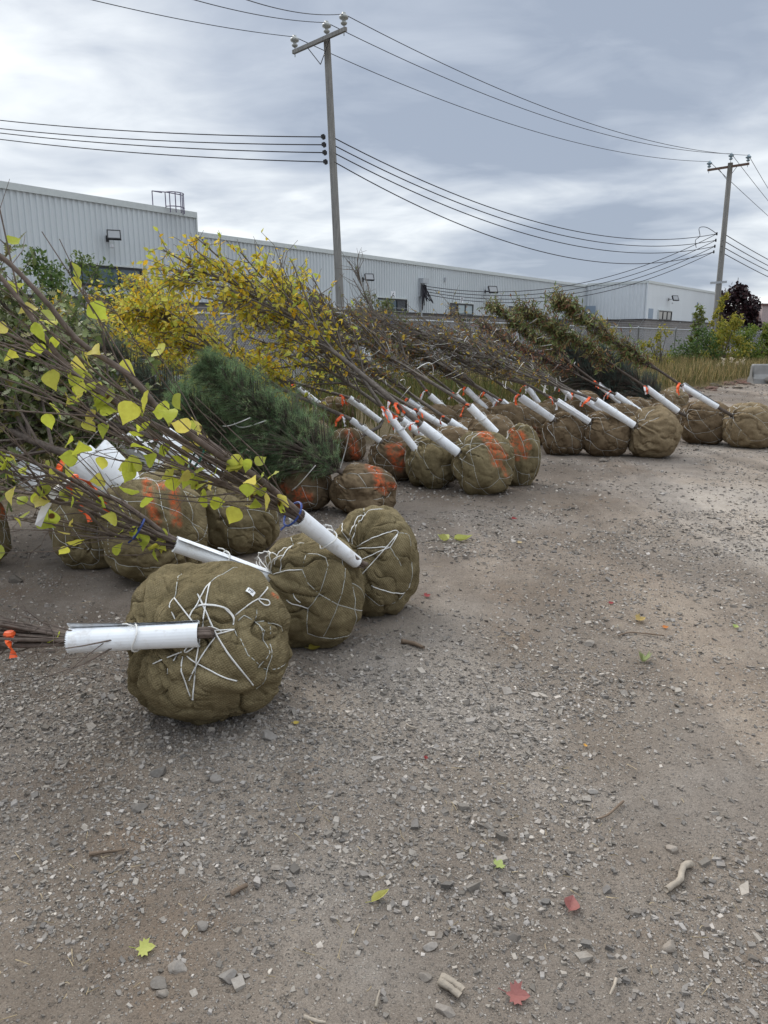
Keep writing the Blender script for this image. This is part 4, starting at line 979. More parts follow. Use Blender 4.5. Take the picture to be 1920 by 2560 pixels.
# ------------------------------------------------------------------ building
DB = 28.0
def cladding_mat(name, c):
    t = NT(name); o = t.pos(); n = t.noise(t.mp(o, (.3, .3, .12)), 1.0, 5); st = t.noise(t.mp(o, (1.5, 1.5, .12)), 2.0, 5)
    col = t.mix(t.mr(n, .35, .65), tuple(v * .93 for v in c), tuple(v * 1.05 for v in c)); col = t.mix(t.mr(st, .58, .75, 0, .18), col, (.30, .30, .29))
    return t.done(col, .45, 0, .4)
M['clad'] = cladding_mat('grey_cladding', (.53, .565, .58)); M['clad_pale'] = cladding_mat('pale_cladding', (.60, .635, .66))
def block_mat():
    t = NT('concrete_block'); o = t.pos(); b = t.n('ShaderNodeTexBrick')
    d = t.n('ShaderNodeVectorMath'); d.operation = 'DOT_PRODUCT'; t.l(o, d.inputs[0]); d.inputs[1].default_value = tuple(U + NN * .999)
    sx = t.n('ShaderNodeSeparateXYZ'); t.l(o, sx.inputs[0]); c = t.n('ShaderNodeCombineXYZ'); t.l(d.outputs['Value'], c.inputs[0]); t.l(sx.outputs[2], c.inputs[1])
    t.l(c.outputs[0], b.inputs['Vector']); b.inputs['Scale'].default_value = 1.0; b.inputs['Brick Width'].default_value = .40; b.inputs['Row Height'].default_value = .20
    b.inputs['Mortar Size'].default_value = .012; b.inputs['Color1'].default_value = (.235, .215, .20, 1); b.inputs['Color2'].default_value = (.19, .175, .165, 1); b.inputs['Mortar'].default_value = (.13, .12, .115, 1)
    n = t.noise(o, .7, 5); col = t.mix(t.mr(n, .4, .7, 0, .4), b.outputs[0], (.26, .24, .225)); return t.done(col, .9, 0, .2)
M['block'] = block_mat()
M['trim'] = plain('roof_trim', (.52, .55, .54), .45, var=.05); M['seam'] = plain('dark_seam', (.06, .06, .065), .6)
M['frame'] = plain('black_window_frame', (.014, .015, .018), .4)
def glass_mat(name, c, rough=.06):
    t = NT(name); n = t.noise(t.pos(), .5, 2); return t.done(t.mix(t.mr(n, .3, .7), tuple(v * .8 for v in c), c), rough, 0, .8)
M['glass'] = glass_mat('window_glass', (.05, .085, .105)); M['glass_dark'] = glass_mat('dark_window_glass', (.012, .015, .018)); M['glass_pale'] = glass_mat('blind_behind_glass', (.36, .43, .44))
M['blue_paint'] = plain('blue_paint', (.015, .06, .22), .5); M['navy'] = plain('navy_door', (.03, .045, .12), .5); M['white_paint'] = plain('white_paint', (.72, .73, .75), .5, var=.06)
M['grey_panel'] = plain('grey_panel', (.24, .30, .37), .5, var=.05); M['roofing'] = plain('roofing', (.16, .16, .16), .9)

bld = thing('warehouse', 'long grey industrial building with corrugated metal over concrete block, behind the fence', 'building', NN * DB + U * 20)
def wpt(s, d, z): return NN * d + U * s + np.array((0, 0, z))
def ribbed(name, s0, s1, z0, z1, d, pitch, mat, depth=.044, along=None, org=None, nrm=None, parent=bld):
    """corrugated sheet: trapezoid ribs, extruded upward"""
    if along is None: along, nrm, org = U, -NN, NN * d
    prof = []; x = s0
    while x < s1:
        for f, h in ((0, 0), (.36, 0), (.50, 1), (.86, 1)): prof.append((min(x + f * pitch, s1), h * depth))
        x += pitch
    prof.append((s1, 0)); n = len(prof); V = []
    for x, h in prof:
        b = org + along * x + nrm * h; V += [b + np.array((0, 0, z0)), b + np.array((0, 0, z1))]
    mb = MB(); mb.add(V, [(2 * i, 2 * i + 2, 2 * i + 3, 2 * i + 1) for i in range(n - 1)]); return mb.build(name, mat, parent)
Mw = np.stack([U, NN, np.array((0, 0, 1.0))], 1)              # local (along, into, up) -> world
def wbox(mb, s0, s1, z0, z1, d0, d1, m=0): return mb.box((s0, d0, z0), (s1, d1, z1), m, Mw)
ZB, ZR, ZT = 3.14, 5.93, 6.69
s_step = sz(487, 560, DB)[0]; s_end = sz(1464, 740, DB)[0]
ribbed('wall', -8.0, s_step, ZB, ZT, DB, .235, M['clad']); ribbed('wall', s_step + .06, s_end, ZB, ZR, DB, .235, M['clad'])
mb = MB(); wbox(mb, -8.0, s_end, -.3, ZB, DB + .05, DB + .35); mb.build('block_wall', M['block'], bld)
mb = MB(); wbox(mb, -8.0, s_end, ZB - .05, ZB, DB - .07, DB + .04); mb.build('flashing', M['seam'], bld)
mb = MB(); wbox(mb, -8.1, s_step + .08, ZT, ZT + .24, DB - .10, DB + .25); wbox(mb, s_step + .02, s_step + .09, ZR, ZT - .003, DB - .08, DB + .2); mb.build('roof_trim', M['trim'], bld)
mb = MB(); wbox(mb, s_step + .10, s_end, ZR, ZR + .2, DB - .10, DB + .25); mb.build('roof_trim', M['trim'], bld)
mb = MB(); wbox(mb, -8.0, s_step, ZT - .1, ZT - .05, DB + .26, DB + 30); wbox(mb, s_step + .1, s_end + 14, ZR - .1, ZR - .05, DB + .26, DB + 30); mb.build('roof', M['roofing'], bld)
mb = MB(); wbox(mb, s_step - .25, s_step - .002, ZB, ZT - .06, DB + .25, DB + 29); wbox(mb, -8.3, -8.02, -.3, ZT, DB, DB + 29); mb.build('side_wall', M['clad'], bld)
# projecting wing at the far end: ribbed return, then the smooth end wall
WD = 5.4; Z2 = 6.04; wl = 19.2
corner_in = NN * DB + U * s_end
ribbed('wall', .02, WD, 3.2, Z2, 0, .32, M['clad_pale'], .05, along=-NN, org=corner_in, nrm=-U)
mb = MB(); d0 = DB - WD
wbox(mb, s_end, s_end + wl, 3.2, Z2, d0, d0 + .2); mb.build('wall', M['clad_pale'], bld)
mb = MB(); wbox(mb, s_end + wl, s_end + wl + .2, -.3, Z2, d0, d0 + 14); mb.build('side_wall', M['clad_pale'], bld)
mb = MB(); wbox(mb, s_end + .06, s_end + .3, -.3, 3.2, d0 + .3, DB + .04); wbox(mb, s_end + .06, s_end + wl - .05, -.3, 3.2, d0 + .06, d0 + .297); mb.build('block_wall', M['block'], bld)
mb = MB(); wbox(mb, s_end - .06, s_end + wl + .22, Z2, Z2 + .2, d0 - .06, d0 + .2); wbox(mb, s_end - .08, s_end + .2, Z2, Z2 + .197, d0 + .203, DB - .12); mb.build('roof_trim', M['trim'], bld)
mb = MB(); wbox(mb, s_end - .012, s_end + wl, 3.14, 3.2, d0 - .03, d0 + .05); wbox(mb, s_end - .07, s_end + .05, 3.14, 3.197, d0 + .053, DB - .072); mb.build('flashing', M['seam'], bld)
mb = MB(); wbox(mb, s_end + .2, s_end + wl, Z2 - .08, Z2 - .03, d0 + .21, d0 + 14); mb.build('roof', M['roofing'], bld)

def window(px0, px1, py0, py1, npan, d=DB, glass='glass', panes=None, zz=None):
    (s0, z1), (s1, _) = sz(px0, py0, d), sz(px1, py0, d); z0 = sz(px0, py1, d)[1]
    if zz: z0, z1 = zz
    f = MB(); w = .09; o = d - .10
    wbox(f, s0, s1, z1 - w, z1, o, d + .02); wbox(f, s0, s1, z0, z0 + w, o, d + .02)
    st = (s1 - s0 - w) / npan
    for i in range(npan + 1): wbox(f, s0 + i * st, s0 + i * st + w, z0 + w, z1 - w, o + .003, d + .02)
    fo = f.build('window', M['frame'], bld); mats = panes or [glass] * npan
    for i in range(npan):
        g = MB(); wbox(g, s0 + i * st + w, s0 + (i + 1) * st, z0 + w, z1 - w, d - .06, d + .01); g.build('pane', M[mats[i]], fo)
    t_ = MB(); wbox(t_, s0 - .07, s0 - .002, z0, z1 + .07, o - .01, d + .01); wbox(t_, s0, s1, z1 + .002, z1 + .07, o - .01, d + .01); wbox(t_, s1 + .002, s1 + .07, z0, z1 + .07, o - .01, d + .01); t_.build('window_trim', M['trim'], fo)
    return s0, s1, z0, z1
window(170, 351, 657, 712, 3)
window(768, 806, 732, 761, 2, glass='glass_dark')
window(940, 1015, 744, 775, 3, panes=['glass_pale', 'glass', 'glass_dark'])
window(1121, 1181, 757, 786, 3, panes=['glass_dark', 'glass_pale', 'glass_pale'])
window(1268, 1316, 765, 791, 2, glass='glass_dark')
window(1645, 1678, 776, 800, 3, d=d0, glass='glass_dark')
window(1732, 1754, 782, 803, 2, d=d0, panes=['glass_dark', 'glass_pale'])
# grey cover panels
(sa, za), (sb, zb_) = sz(1622, 771, d0), sz(1631, 797, d0); mb = MB(); wbox(mb, sa, sb, zb_, za, d0 - .03, d0 - .002); mb.build('cover_panel', M['grey_panel'], bld)
q = onplane(1474, 780, DB); mb = MB(); Mr = np.stack([-NN, U, np.array((0, 0, 1.))], 1); mb.box((.1, -.09, 3.3), (1.0, -.055, 4.35), 0, Mr, corner_in); mb.build('cover_panel', M['grey_panel'], bld)
# doors and dock in the block base
def door(px0, px1, ztop, mat, name='door', lab=None):
    s0, s1 = sz(px0, 800, DB)[0], sz(px1, 800, DB)[0]; mb = MB(); wbox(mb, s0, s1, 0, ztop, DB - .03, DB + .048); o = mb.build(name, M[mat], bld)
    h = MB(); wbox(h, s1 - .2, s1 - .08, 1.0, 1.06, DB - .08, DB - .032); h.build('handle', M['steel'], o)
    if lab: o['label'] = lab
    return o
door(1197, 1207, 2.2, 'navy'); door(1221, 1232, 2.2, 'navy'); door(1279, 1298, 2.5, 'white_paint', lab='white roll up door'); door(1352, 1363, 2.4, 'navy'); door(1365, 1379, 2.5, 'white_paint', lab='white roll up door'); door(1384, 1396, 2.4, 'navy')
door(905, 925, 2.4, 'white_paint', lab='white roll up door'); door(760, 778, 2.3, 'navy')
s0, s1 = sz(1271, 790, DB)[0], sz(1316, 790, DB)[0]
aw = MB(); V = [wpt(s0, DB - .08, 3.1), wpt(s1, DB - .08, 3.1), wpt(s1, DB - .9, 2.75), wpt(s0, DB - .9, 2.75), wpt(s0, DB - .08, 2.45), wpt(s1, DB - .08, 2.45), wpt(s1, DB - .9, 2.45), wpt(s0, DB - .9, 2.45)]
aw.add(V, [(0, 1, 2, 3), (3, 2, 6, 7), (0, 3, 7, 4), (1, 5, 6, 2), (4, 7, 6, 5)]); ao = aw.build('awning', M['blue_paint'], bld)
sm = (s0 + s1) / 2; mb = MB(); wbox(mb, sm - .3, sm + .3, 2.53, 2.68, DB - .915, DB - .903); mb.build('label_plate', M['white_paint'], ao)
s0, s1 = sz(1378, 790, DB)[0], sz(1398, 790, DB)[0]; mb = MB(); wbox(mb, s0, s1, 2.5, 3.0, DB - .8, DB - .08); mb.build('awning', M['blue_paint'], bld)
mb = MB(); s0 = sz(945, 790, DB)[0]; wbox(mb, s0, s0 + .8, 2.2, 3.0, DB - .5, DB - .08); mb.build('awning', M['blue_paint'], bld)
# louvres
for px0, px1, py0, py1 in ((1160, 1174, 797, 806),):
    (sa, za), (sb, zb_) = sz(px0, py0, DB), sz(px1, py1, DB); f = MB(); wbox(f, sa, sb, zb_, za, DB - .02, DB + .047); f.build('vent', M['frame'], bld)
# vents and pipe stubs on the cladding
for px, py in ((1110, 699), (1376, 747)):
    s_, z_ = sz(px, py, DB); mb = MB(); wbox(mb, s_ - .06, s_ + .06, z_ - .12, z_ + .12, DB - .16, DB - .047); mb.build('vent', M['steel'], bld)
s_, z_ = sz(1743, 761, d0); mb = MB(); wbox(mb, s_ - .07, s_ + .07, z_ - .3, z_ + .2, d0 - .06, d0 - .002); mb.build('vent', M['grey_panel'], bld)
# ladder cage on the roof of the tall part
lad = MB(); sL0, sL1 = sz(385, 490, DB)[0], sz(452, 500, DB)[0]; zl = ZT + .24; zt = ZT + .84; r_ = .022
def bar(mb, a, b, r=r_, k=5): mb.tube([a, b], r, k)
a0, a1, a2 = sL0, sL0 + (sL1 - sL0) * .36, sL1
bar(lad, wpt(a0, DB + .12, zl - .3), wpt(a0, DB + .12, zt)); bar(lad, wpt(a1, DB - .1, zl - .02), wpt(a1, DB - .1, zt)); bar(lad, wpt(a0, DB + .12, zt), wpt(a1, DB + .12, zt)); bar(lad, wpt(a0, DB + .12, zt - .003), wpt(a1, DB - .1, zt - .003))
aa = np.linspace(0, np.pi, 12); cx_ = (a1 + a2) / 2; hw = (a2 - a1) / 2
arc = np.array([wpt(cx_ - hw * math.cos(a), DB - .1 - .38 * math.sin(a), zt) for a in aa]); lad.tube(arc, r_, 5)
arc2 = arc + np.array((0, 0, -.56)); lad.tube(arc2, r_, 5)
for i in (2, 4, 6, 8, 11): bar(lad, arc[i], arc2[i] + np.array((0, 0, -.25)))
bar(lad, arc[0], arc[-1]); lad.build('ladder_cage', plain('purple_grey_steel', (.12, .10, .16), .5, .2), bld)
# number plates by the windows
def text_mesh(body, size, mat, parent, origin, ex, ez, ext=.004):
    cu = bpy.data.curves.new('text', 'FONT'); cu.body = body; cu.size = size; cu.align_x = 'CENTER'; cu.align_y = 'CENTER'; cu.extrude = ext
    tmp = bpy.data.objects.new('t', cu); COL.objects.link(tmp); dg = bpy.context.evaluated_depsgraph_get(); me = bpy.data.meshes.new_from_object(tmp.evaluated_get(dg))
    V = np.array([v.co[:] for v in me.vertices]); F3 = [list(p.vertices) for p in me.polygons]; bpy.data.objects.remove(tmp)
    ey = np.cross(ez, ex); Wd = np.asarray(origin) + V[:, :1] * ex + V[:, 1:2] * ez - V[:, 2:3] * ey - np.array(root_loc(parent))
    m2 = bpy.data.meshes.new('number'); m2.from_pydata(Wd.tolist(), [], F3); m2.materials.append(mat); o = bpy.data.objects.new('number', m2); COL.objects.link(o); o.parent = parent; return o
for n_, px, py, w_ in (('6', 981, 740, 'above the window nearest the near pole'), ('7', 1152, 752, 'above the window with pale blinds'), ('8', 1377, 789, 'beside the blue awning')):
    s_, z_ = sz(px, py, DB); b = wpt(s_, DB - .07, z_)
    t = thing('number_sign', f'small white plate with the number {n_} ' + w_, 'sign', b)
    mb = MB(); wbox(mb, s_ - .2, s_ + .2, z_ - .27, z_ + .27, DB - .068, DB - .047); mb.build('plate', M['white_paint'], t)
    text_mesh(n_, .5, M['black_print'], t, wpt(s_, DB - .07, z_), U, np.array((0, 0, 1.)))
# floodlights
def floodlight(px, py, d, lab, face=0, sc=1.0):
    s_, z_ = sz(px, py, d); o = wpt(s_, d - .05, z_); t = thing('floodlight', lab, 'floodlight', o, 'floodlights on the grey building')
    a = MB(); a.box((-.05, -.04, -.12), (.05, .0, .12), 0, Mw, o + NN * .0); a.tube([o, o - NN * .45 * sc + np.array((0, 0, .05))], .025, 5); a.build('bracket', M['dark_metal'], t)
    tl = math.radians(28); ca, sa_ = math.cos(tl), math.sin(tl); X = unit(U * .85 - NN * .5 * (1 if face else 1)); Z = np.array((0, 0, 1.)); Yn = unit(np.cross(Z, X)); Z2_ = unit(Z * ca + Yn * sa_); Y2 = np.cross(Z2_, X)
    Mx = np.stack([X, Y2, Z2_], 1); oc = o - NN * .5 * sc + np.array((0, 0, .12))
    h = MB(); h.box((-.26 * sc, 0, -.2 * sc), (.26 * sc, .09, .2 * sc), 0, Mx, oc)
    for (lo, hi) in (((-.26, -.02, -.2), (-.22, -.002, .2)), ((.22, -.02, -.2), (.26, -.002, .2)), ((-.22, -.02, -.2), (.22, -.002, -.16)), ((-.22, -.02, .16), (.22, -.002, .2))):
        h.box([v * (sc if i != 1 else 1) for i, v in enumerate(lo)], [v * (sc if i != 1 else 1) for i, v in enumerate(hi)], 0, Mx, oc)
    h.build('housing', M['dark_metal'], t); l = MB(); l.box((-.218 * sc, -.012, -.158 * sc), (.218 * sc, -.001, .158 * sc), 0, Mx, oc); l.build('lens', M['grey_lens'], t)
    b = MB(); b.lathe([(0, -.1), (.07, -.06), (.075, 0), (.05, .05), (0, .05)], o - NN * .3 * sc + np.array((0, 0, -.28)), 10); b.build('sensor', M['white_paint'], t)
M['grey_lens'] = plain('grey_lens', (.28, .29, .30), .25, var=.05)
floodlight(266, 597, DB, 'black floodlight on the tall part of the grey wall above the wide window'); floodlight(905, 699, DB, 'black floodlight on the wall just right of the near utility pole')
floodlight(1211, 729, DB, 'black floodlight on the wall between windows 7 and 8', sc=1.3); floodlight(1670, 749, d0, 'black floodlight on the smooth end wall over its window', sc=1.2)

# ------------------------------------------------------------------ utility poles and wires
def pole_mat():
    t = NT('weathered_pole'); o = t.obj(); n = t.noise(t.mp(o, (1, 1, .06)), 26, 6, .65); b = t.noise(o, 1.1, 4)
    col = t.mix(t.mr(n, .3, .7), (.15, .145, .138), (.32, .31, .29)); col = t.mix(t.mr(b, .4, .7, 0, .4), col, (.20, .205, .19)); t.bump(n, .5, .01); return t.done(col, .85, 0, .2)
M['pole'] = pole_mat(); M['porcelain'] = plain('porcelain', (.30, .31, .29), .25, var=.05, spec=.6); M['blue_glass_ins'] = plain('blue_porcelain', (.20, .27, .31), .25, spec=.6)
LINE = unit(np.array((.78, .63, 0)))
def pole(top, bot, arm_l, arm_r, r0, r1, label, ins_mat, arm_mat, spools, plate=False):
    top, bot = np.asarray(top), np.asarray(bot); t = thing('utility_pole', label, 'utility pole', bot, 'wooden utility poles'); ax = unit(top - bot)
    m = MB(); P = np.array([bot + (top - bot) * k for k in np.linspace(0, 1, 14)]); m.tube(P, np.linspace(r0, r1, 14), 14); m.build('pole_shaft', M['pole'], t, smooth=True)
    arm_l, arm_r = np.asarray(arm_l), np.asarray(arm_r); mid = (arm_l + arm_r) / 2; X = unit(arm_r - arm_l); Y = unit(np.cross(np.array((0, 0, 1.)), X)); Z = np.cross(X, Y); L = np.linalg.norm(arm_r - arm_l) / 2
    Z = np.array((0, 0, 1.)) if abs(X[2]) < .01 else unit(np.cross(X, Y)); Z = Z * (1 if Z[2] > 0 else -1)
    if Y[1] > 0: Y = -Y
    Mx = np.stack([X, Y, Z], 1); fo = Y * (r1 + .065)
    m = MB(); m.box((-L, -.055, -.065), (L, .055, .065), 0, Mx, mid + fo); m.build('crossarm', M[arm_mat], t)
    m = MB(); v = mid - ax * .75 + Y * (r1 + .03)
    for s_ in (-1, 1): m.tube([mid + fo + X * s_ * L * .42 - Z * .07, v], .016, 5)
    m.build('brace', M['dark_metal'], t)
    tops = []
    prof = [(0, .0), (.05, .0), (.085, .03), (.09, .06), (.05, .085), (.05, .12), (.115, .15), (.13, .19), (.10, .235), (.055, .26), (.05, .30), (0, .31)]
    for k, b in ((0, mid + fo - X * L * .93 + Z * .065), (1, top + np.array((0, 0, .10))), (2, mid + fo + X * L * .93 + Z * .065)):
        m = MB(); m.tube([b - np.array((0, 0, .25)), b + np.array((0, 0, .1))], .016, 5); m.lathe([(r * 1.3, z * 1.3 + .08) for r, z in prof], b, 14); m.build('insulator', M[ins_mat], t, smooth=True); tops.append(b + np.array((0, 0, .08 + .31 * 1.3 * .86)))
    sp = []
    for q in spools:
        m = MB(); q = np.asarray(q); m.box((-.03, -.08, -.06), (.03, .10, .06), 0, Mx, q); m.tube([q - Z * .09, q + Z * .09], .045, 8); m.build('spool_insulator', M['dark_metal'], t); sp.append(q)
    if plate:
        c = bot + (top - bot) * .43; m = MB(); m.box((-.50, -.045, -.07), (.50, .0, .07), 0, Mx, c + Y * (r0 * .9 + .02)); m.build('sign_plate', M['steel'], t)
    return t, tops, sp
Y1 = 30.0
top1 = at(*p_(706, 84), Y1); bot1 = at(*p_(735, 662), Y1); bot1 = bot1 + (bot1 - top1) / (top1[2] - bot1[2]) * (bot1[2] + .3)
pax = unit(top1 - bot1); ARM = unit(np.array((-.63, .78, 0)))
aL = at(*p_(642, 116), Y1 + 1.05); aR = at(*p_(756, 66), Y1 - 1.0)
sp1 = [at(*p_(708 + i * 1.6, y), Y1 - .1) for i, y in enumerate((296, 313, 330, 350))]
sp1 = [q + np.array((-.16, -.02, 0)) for q in sp1]
t1, ins1, spl1 = pole(top1, bot1, aL, aR, .175, .125, 'near utility pole rising behind the yellow trees, crossarm slanting across its top', 'porcelain', 'pole', sp1)
Y2_ = 50.0
top2 = at(*p_(1578, 352), Y2_); bot2 = at(*p_(1545, 700), Y2_); bot2 = bot2 + (bot2 - top2) / (top2[2] - bot2[2]) * (bot2[2] + .3)
aL2 = at(*p_(1530, 369), Y2_ + .9); aR2 = at(*p_(1620, 355), Y2_ - .5)
sp2 = [at(*p_(1556 - i * 2.2, y), Y2_ - .15) + np.array((-.22, 0, 0)) for i, y in enumerate((505, 519, 532, 544))]
t2, ins2, spl2 = pole(top2, bot2, aL2, aR2, .20, .15, 'far utility pole leaning at the right edge above the shrubs', 'blue_glass_ins', 'brown_wood', sp2, True) if M.setdefault('brown_wood', plain('brown_crossarm', (.12, .075, .055), .8)) else None
def wire(a, b, sag, r, label, group, name='overhead_wire', mat='cable'):
    a, b = np.asarray(a, float), np.asarray(b, float); t = np.linspace(0, 1, 40)[:, None]; P = a + (b - a) * t; P[:, 2] -= (4 * sag * t * (1 - t))[:, 0]
    mb = MB(); mb.tube(P, r, 5); o = mb.build(name, M[mat], smooth=True); tag(o, label, 'power line', group)
names3 = ('left end', 'middle', 'right end')
for i in range(3):
    wire(ins1[i] if aL[0] < aR[0] else ins1[i], ins2[i], (1.0, 1.0, 1.0)[i], .014, f'bare wire strung between the poles from the {names3[i]} insulators', 'bare wires between the two poles')
back = [p_(-420, -60), p_(-230, -190), p_(-160, -230)]
tgt = [p_(290, 0), p_(505, 0), p_(615, 0)]
for i in range(3):
    a = np.array(ins1[i]); px, py, _ = project(a); k = 2.6
    ex, ey = px + (tgt[i][0] - px) * k, py + (tgt[i][1] - py) * k
    b = at(ex, ey, 18.0 - 0 * i); wire(a, b, .25, .012, f'bare wire leaving the near pole up to the left from the {names3[i]} insulator', 'bare wires running up left from the near pole')
    a = np.array(ins2[i]); st = (p_(1659, 470), p_(1659, 432), p_(1659, 396))[i]; px, py, _ = project(a)
    b = at(px + (st[0] - px) * 4.5, py + (st[1] - py) * 3.6, 120); wire(a, b, 1.6, .016, f'bare wire falling away right of the far pole from the {names3[i]} insulator', 'bare wires right of the far pole')
ordn = ('uppermost', 'second', 'third', 'lowest')
mast = [onplane(1057 + i * 1.5, y, DB - .25) for i, y in enumerate((714, 721, 728, 735))]
lend = [p_(-10, v) for v in (239, 257, 266, 279)]
for i in range(4):
    a = spl1[i]; px, py, _ = project(a); b = at(px + (lend[i][0] - px) * 1.35, py + (lend[i][1] - py) * 1.25, 41); wire(a, b, .35, .021, f'{ordn[i]} of the four dark cables going left from the near pole', 'cables left of the near pole')
    wire(a + np.array((.32, 0, 0)), spl2[i], (1.55, 1.55, 1.6, 1.9)[i], .021, f'{ordn[i]} of the four dark cables slung between the two poles', 'cables between the poles')
    wire(spl2[i], mast[i], 1.55, .021, f'{ordn[i]} of the four service cables sagging from the far pole to the building wall', 'service cables to the building')
    py = (553, 566, 577, 590)[i]; qx, qy, _ = project(spl2[i]); e = p_(1659, py); b = at(qx + (e[0] - qx) * 3.2, qy + (e[1] - qy) * 2.6, 115); wire(spl2[i] + np.array((.45, 0, 0)), b, 1.3, .026, f'{ordn[i]} of the four dark cables running right of the far pole', 'cables right of the far pole')
# the jumper loop joining the cables beside the far pole
J = [spl2[i] + unit(spl1[i] - spl2[i]) * 2.3 for i in range(4)]
mb = MB(); mb.tube(poly([spl2[0], spl2[0] + (J[0] - spl2[0]) * .6 + np.array((0, 0, .22)), J[0] + np.array((0, 0, .08)), J[1] + np.array((.1, 0, 0)), J[2] + np.array((-.12, 0, .1)), J[3] + np.array((0, 0, .0))], 40), .02, 5); tag(mb.build('jumper_cable', M['cable'], smooth=True), 'jumper cable looped through the cables beside the far pole', 'cable')
# service head on the building wall
hd = thing('service_mast', 'black cable head with tangled loops on the metal wall where the service cables end', 'electrical mast', onplane(1055, 740, DB))
mb = MB(); s_, z_ = sz(1052, 704, DB); wbox(mb, s_ - .3, s_ + .3, z_ - .12, z_ + .18, DB - .4, DB - .05); mb.build('head_box', M['steel'], hd)
mb = MB(); wbox(mb, s_ - .12, s_ - .02, 2.4, z_ - .122, DB - .16, DB - .05); wbox(mb, s_ - .32, s_ - .22, z_ - .9, z_ - .123, DB - .18, DB - .05); mb.build('conduit', M['steel'], hd)
mb = MB(); r = np.random.default_rng(3)
for k in range(11):
    a = mast[k % 4]; b = wpt(s_ - .3 + .5 * r.random(), DB - .3, z_ - .15 - .2 * r.random()); c = (a + b) / 2 + np.array((.1, -.1, -.6 - .5 * r.random())) + r.normal(size=3) * .15
    mb.tube(poly([a, c, b], 14), .028, 5)
mb.build('cable_loops', M['cable'], hd, smooth=True)

# ------------------------------------------------------------------ chain link fence
DF = 14.6; FH = 2.1
def fpt(s, z=0., off=0.): return NN * (DF + off) + U * s + np.array((0, 0, z))
FS0, FS1 = -9.0, 78.0
fen = thing('chain_link_fence', 'grey chain link fence with barbed wire arms running behind the laid down trees', 'fence', fpt(20))
mb = MB(); pitch = .085; h = FH - .08; nW = int((FS1 - FS0 + h) / pitch); s0 = FS0 - h + np.arange(nW) * pitch
def clipd(a, b):
    """diagonals clipped to the panel"""
    return a, b
A = []; B = []
for sgn in (1, -1):
    sa = s0 if sgn > 0 else s0 + h; sb = sa + sgn * h; k = (np.minimum(sa, sb) >= FS0) & (np.maximum(sa, sb) <= FS1)
    A.append(NN * (DF + .004 * sgn) + U * sa[k][:, None] + np.array((0, 0, .05))); B.append(NN * (DF + .004 * sgn) + U * sb[k][:, None] + np.array((0, 0, .05 + h)))
A, B = np.concatenate(A), np.concatenate(B); mb.twigs(A, (A + B) / 2, B, .0028, .0028, 3); mb.build('chain_mesh', M['steel'], fen)
mb = MB(); mb.tube([fpt(s, FH + .01 * math.sin(s * 1.3)) for s in np.linspace(FS0, FS1, 60)], .034, 6); mb.build('top_rail', M['steel'], fen, smooth=True)
bw = MB()
for k, (o, z) in enumerate(((-.12, .14), (-.22, .26), (-.30, .36))): bw.tube([fpt(s, FH + z - (.02 if i % 2 else 0), o) for i, s in enumerate(np.linspace(FS0, FS1, 60))], .0035, 3)
bw.build('barbed_wire', M['steel'], fen)
for i, s in enumerate(np.arange(FS0, FS1 + .1, 3.05)):
    m = MB(); lean = .12 * math.sin(i * 1.7); m.tube([fpt(s + lean, -.1), fpt(s, FH + .06)], .045, 8); m.tube([fpt(s, FH + .02), fpt(s - .28, FH + .40, -.32)], .016, 5); m.lathe([(0, .03), (.03, .02), (.042, 0), (.042, -.03)], fpt(s, FH + .07), 8); m.build('post', M['steel'], fen, smooth=True)

# ------------------------------------------------------------------ tall grass and weeds before the fence
def grass():
    r = np.random.default_rng(77); mb = MB()
    def patch(n, sa, sb, da, db, h0, h1, pal, seed, clump=True):
        r = np.random.default_rng(seed); s = sa + (sb - sa) * r.random(n); d = da + (db - da) * r.random(n); P = NN * d[:, None] + U * s[:, None]
        if clump:
            k = fbm(P * 1.1, seed, 3) + .25 * r.random(n) > .52; P = P[k]; n = len(P)
        hgt = (h0 + (h1 - h0) * r.random(n)) * (.65 + .7 * fbm(P * .6, seed + 2, 2)); TV, TF = LEAF_LONG
        TV = TV * np.array((1, .12, 1)); up = unit(np.array((0, 0, 1.)) + r.normal(size=(n, 3)) * .17)
        mb.inst(TV, TF, P, up, rand_dirs(n, r), hgt, (r.random(n) - .5) * .5, 0, tints(n, pal, r, .2))
    tan = [(.44, .34, .17), (.52, .42, .22), (.36, .27, .13), (.30, .24, .12), (.46, .35, .15), (.22, .19, .09), (.18, .19, .07)]
    grn = [(.10, .13, .04), (.15, .16, .05), (.20, .17, .06), (.12, .11, .04)]
    patch(30000, 17, 46, 7.6, 14.4, .30, .68, tan + grn, 1); patch(9000, 17, 44, 7.2, 10.5, .25, .6, tan + grn, 2); patch(9000, -2, 18, 6.8, 14.4, .35, .8, grn * 4 + tan[-2:], 3)
    patch(5000, 14, 45, 6.7, 7.6, .06, .18, grn + tan, 4); patch(12000, 28, 75, 9.5, 14.4, .4, .8, tan + grn, 6); patch(5000, 15, 60, 14.8, 17, .3, .9, grn, 5)
    o = mb.build('tall_grass', M['leaf_dull'], tint=True); tag(o, 'tall dry tan grass and weeds filling the strip before the fence', 'grass', kind='stuff')
grass()
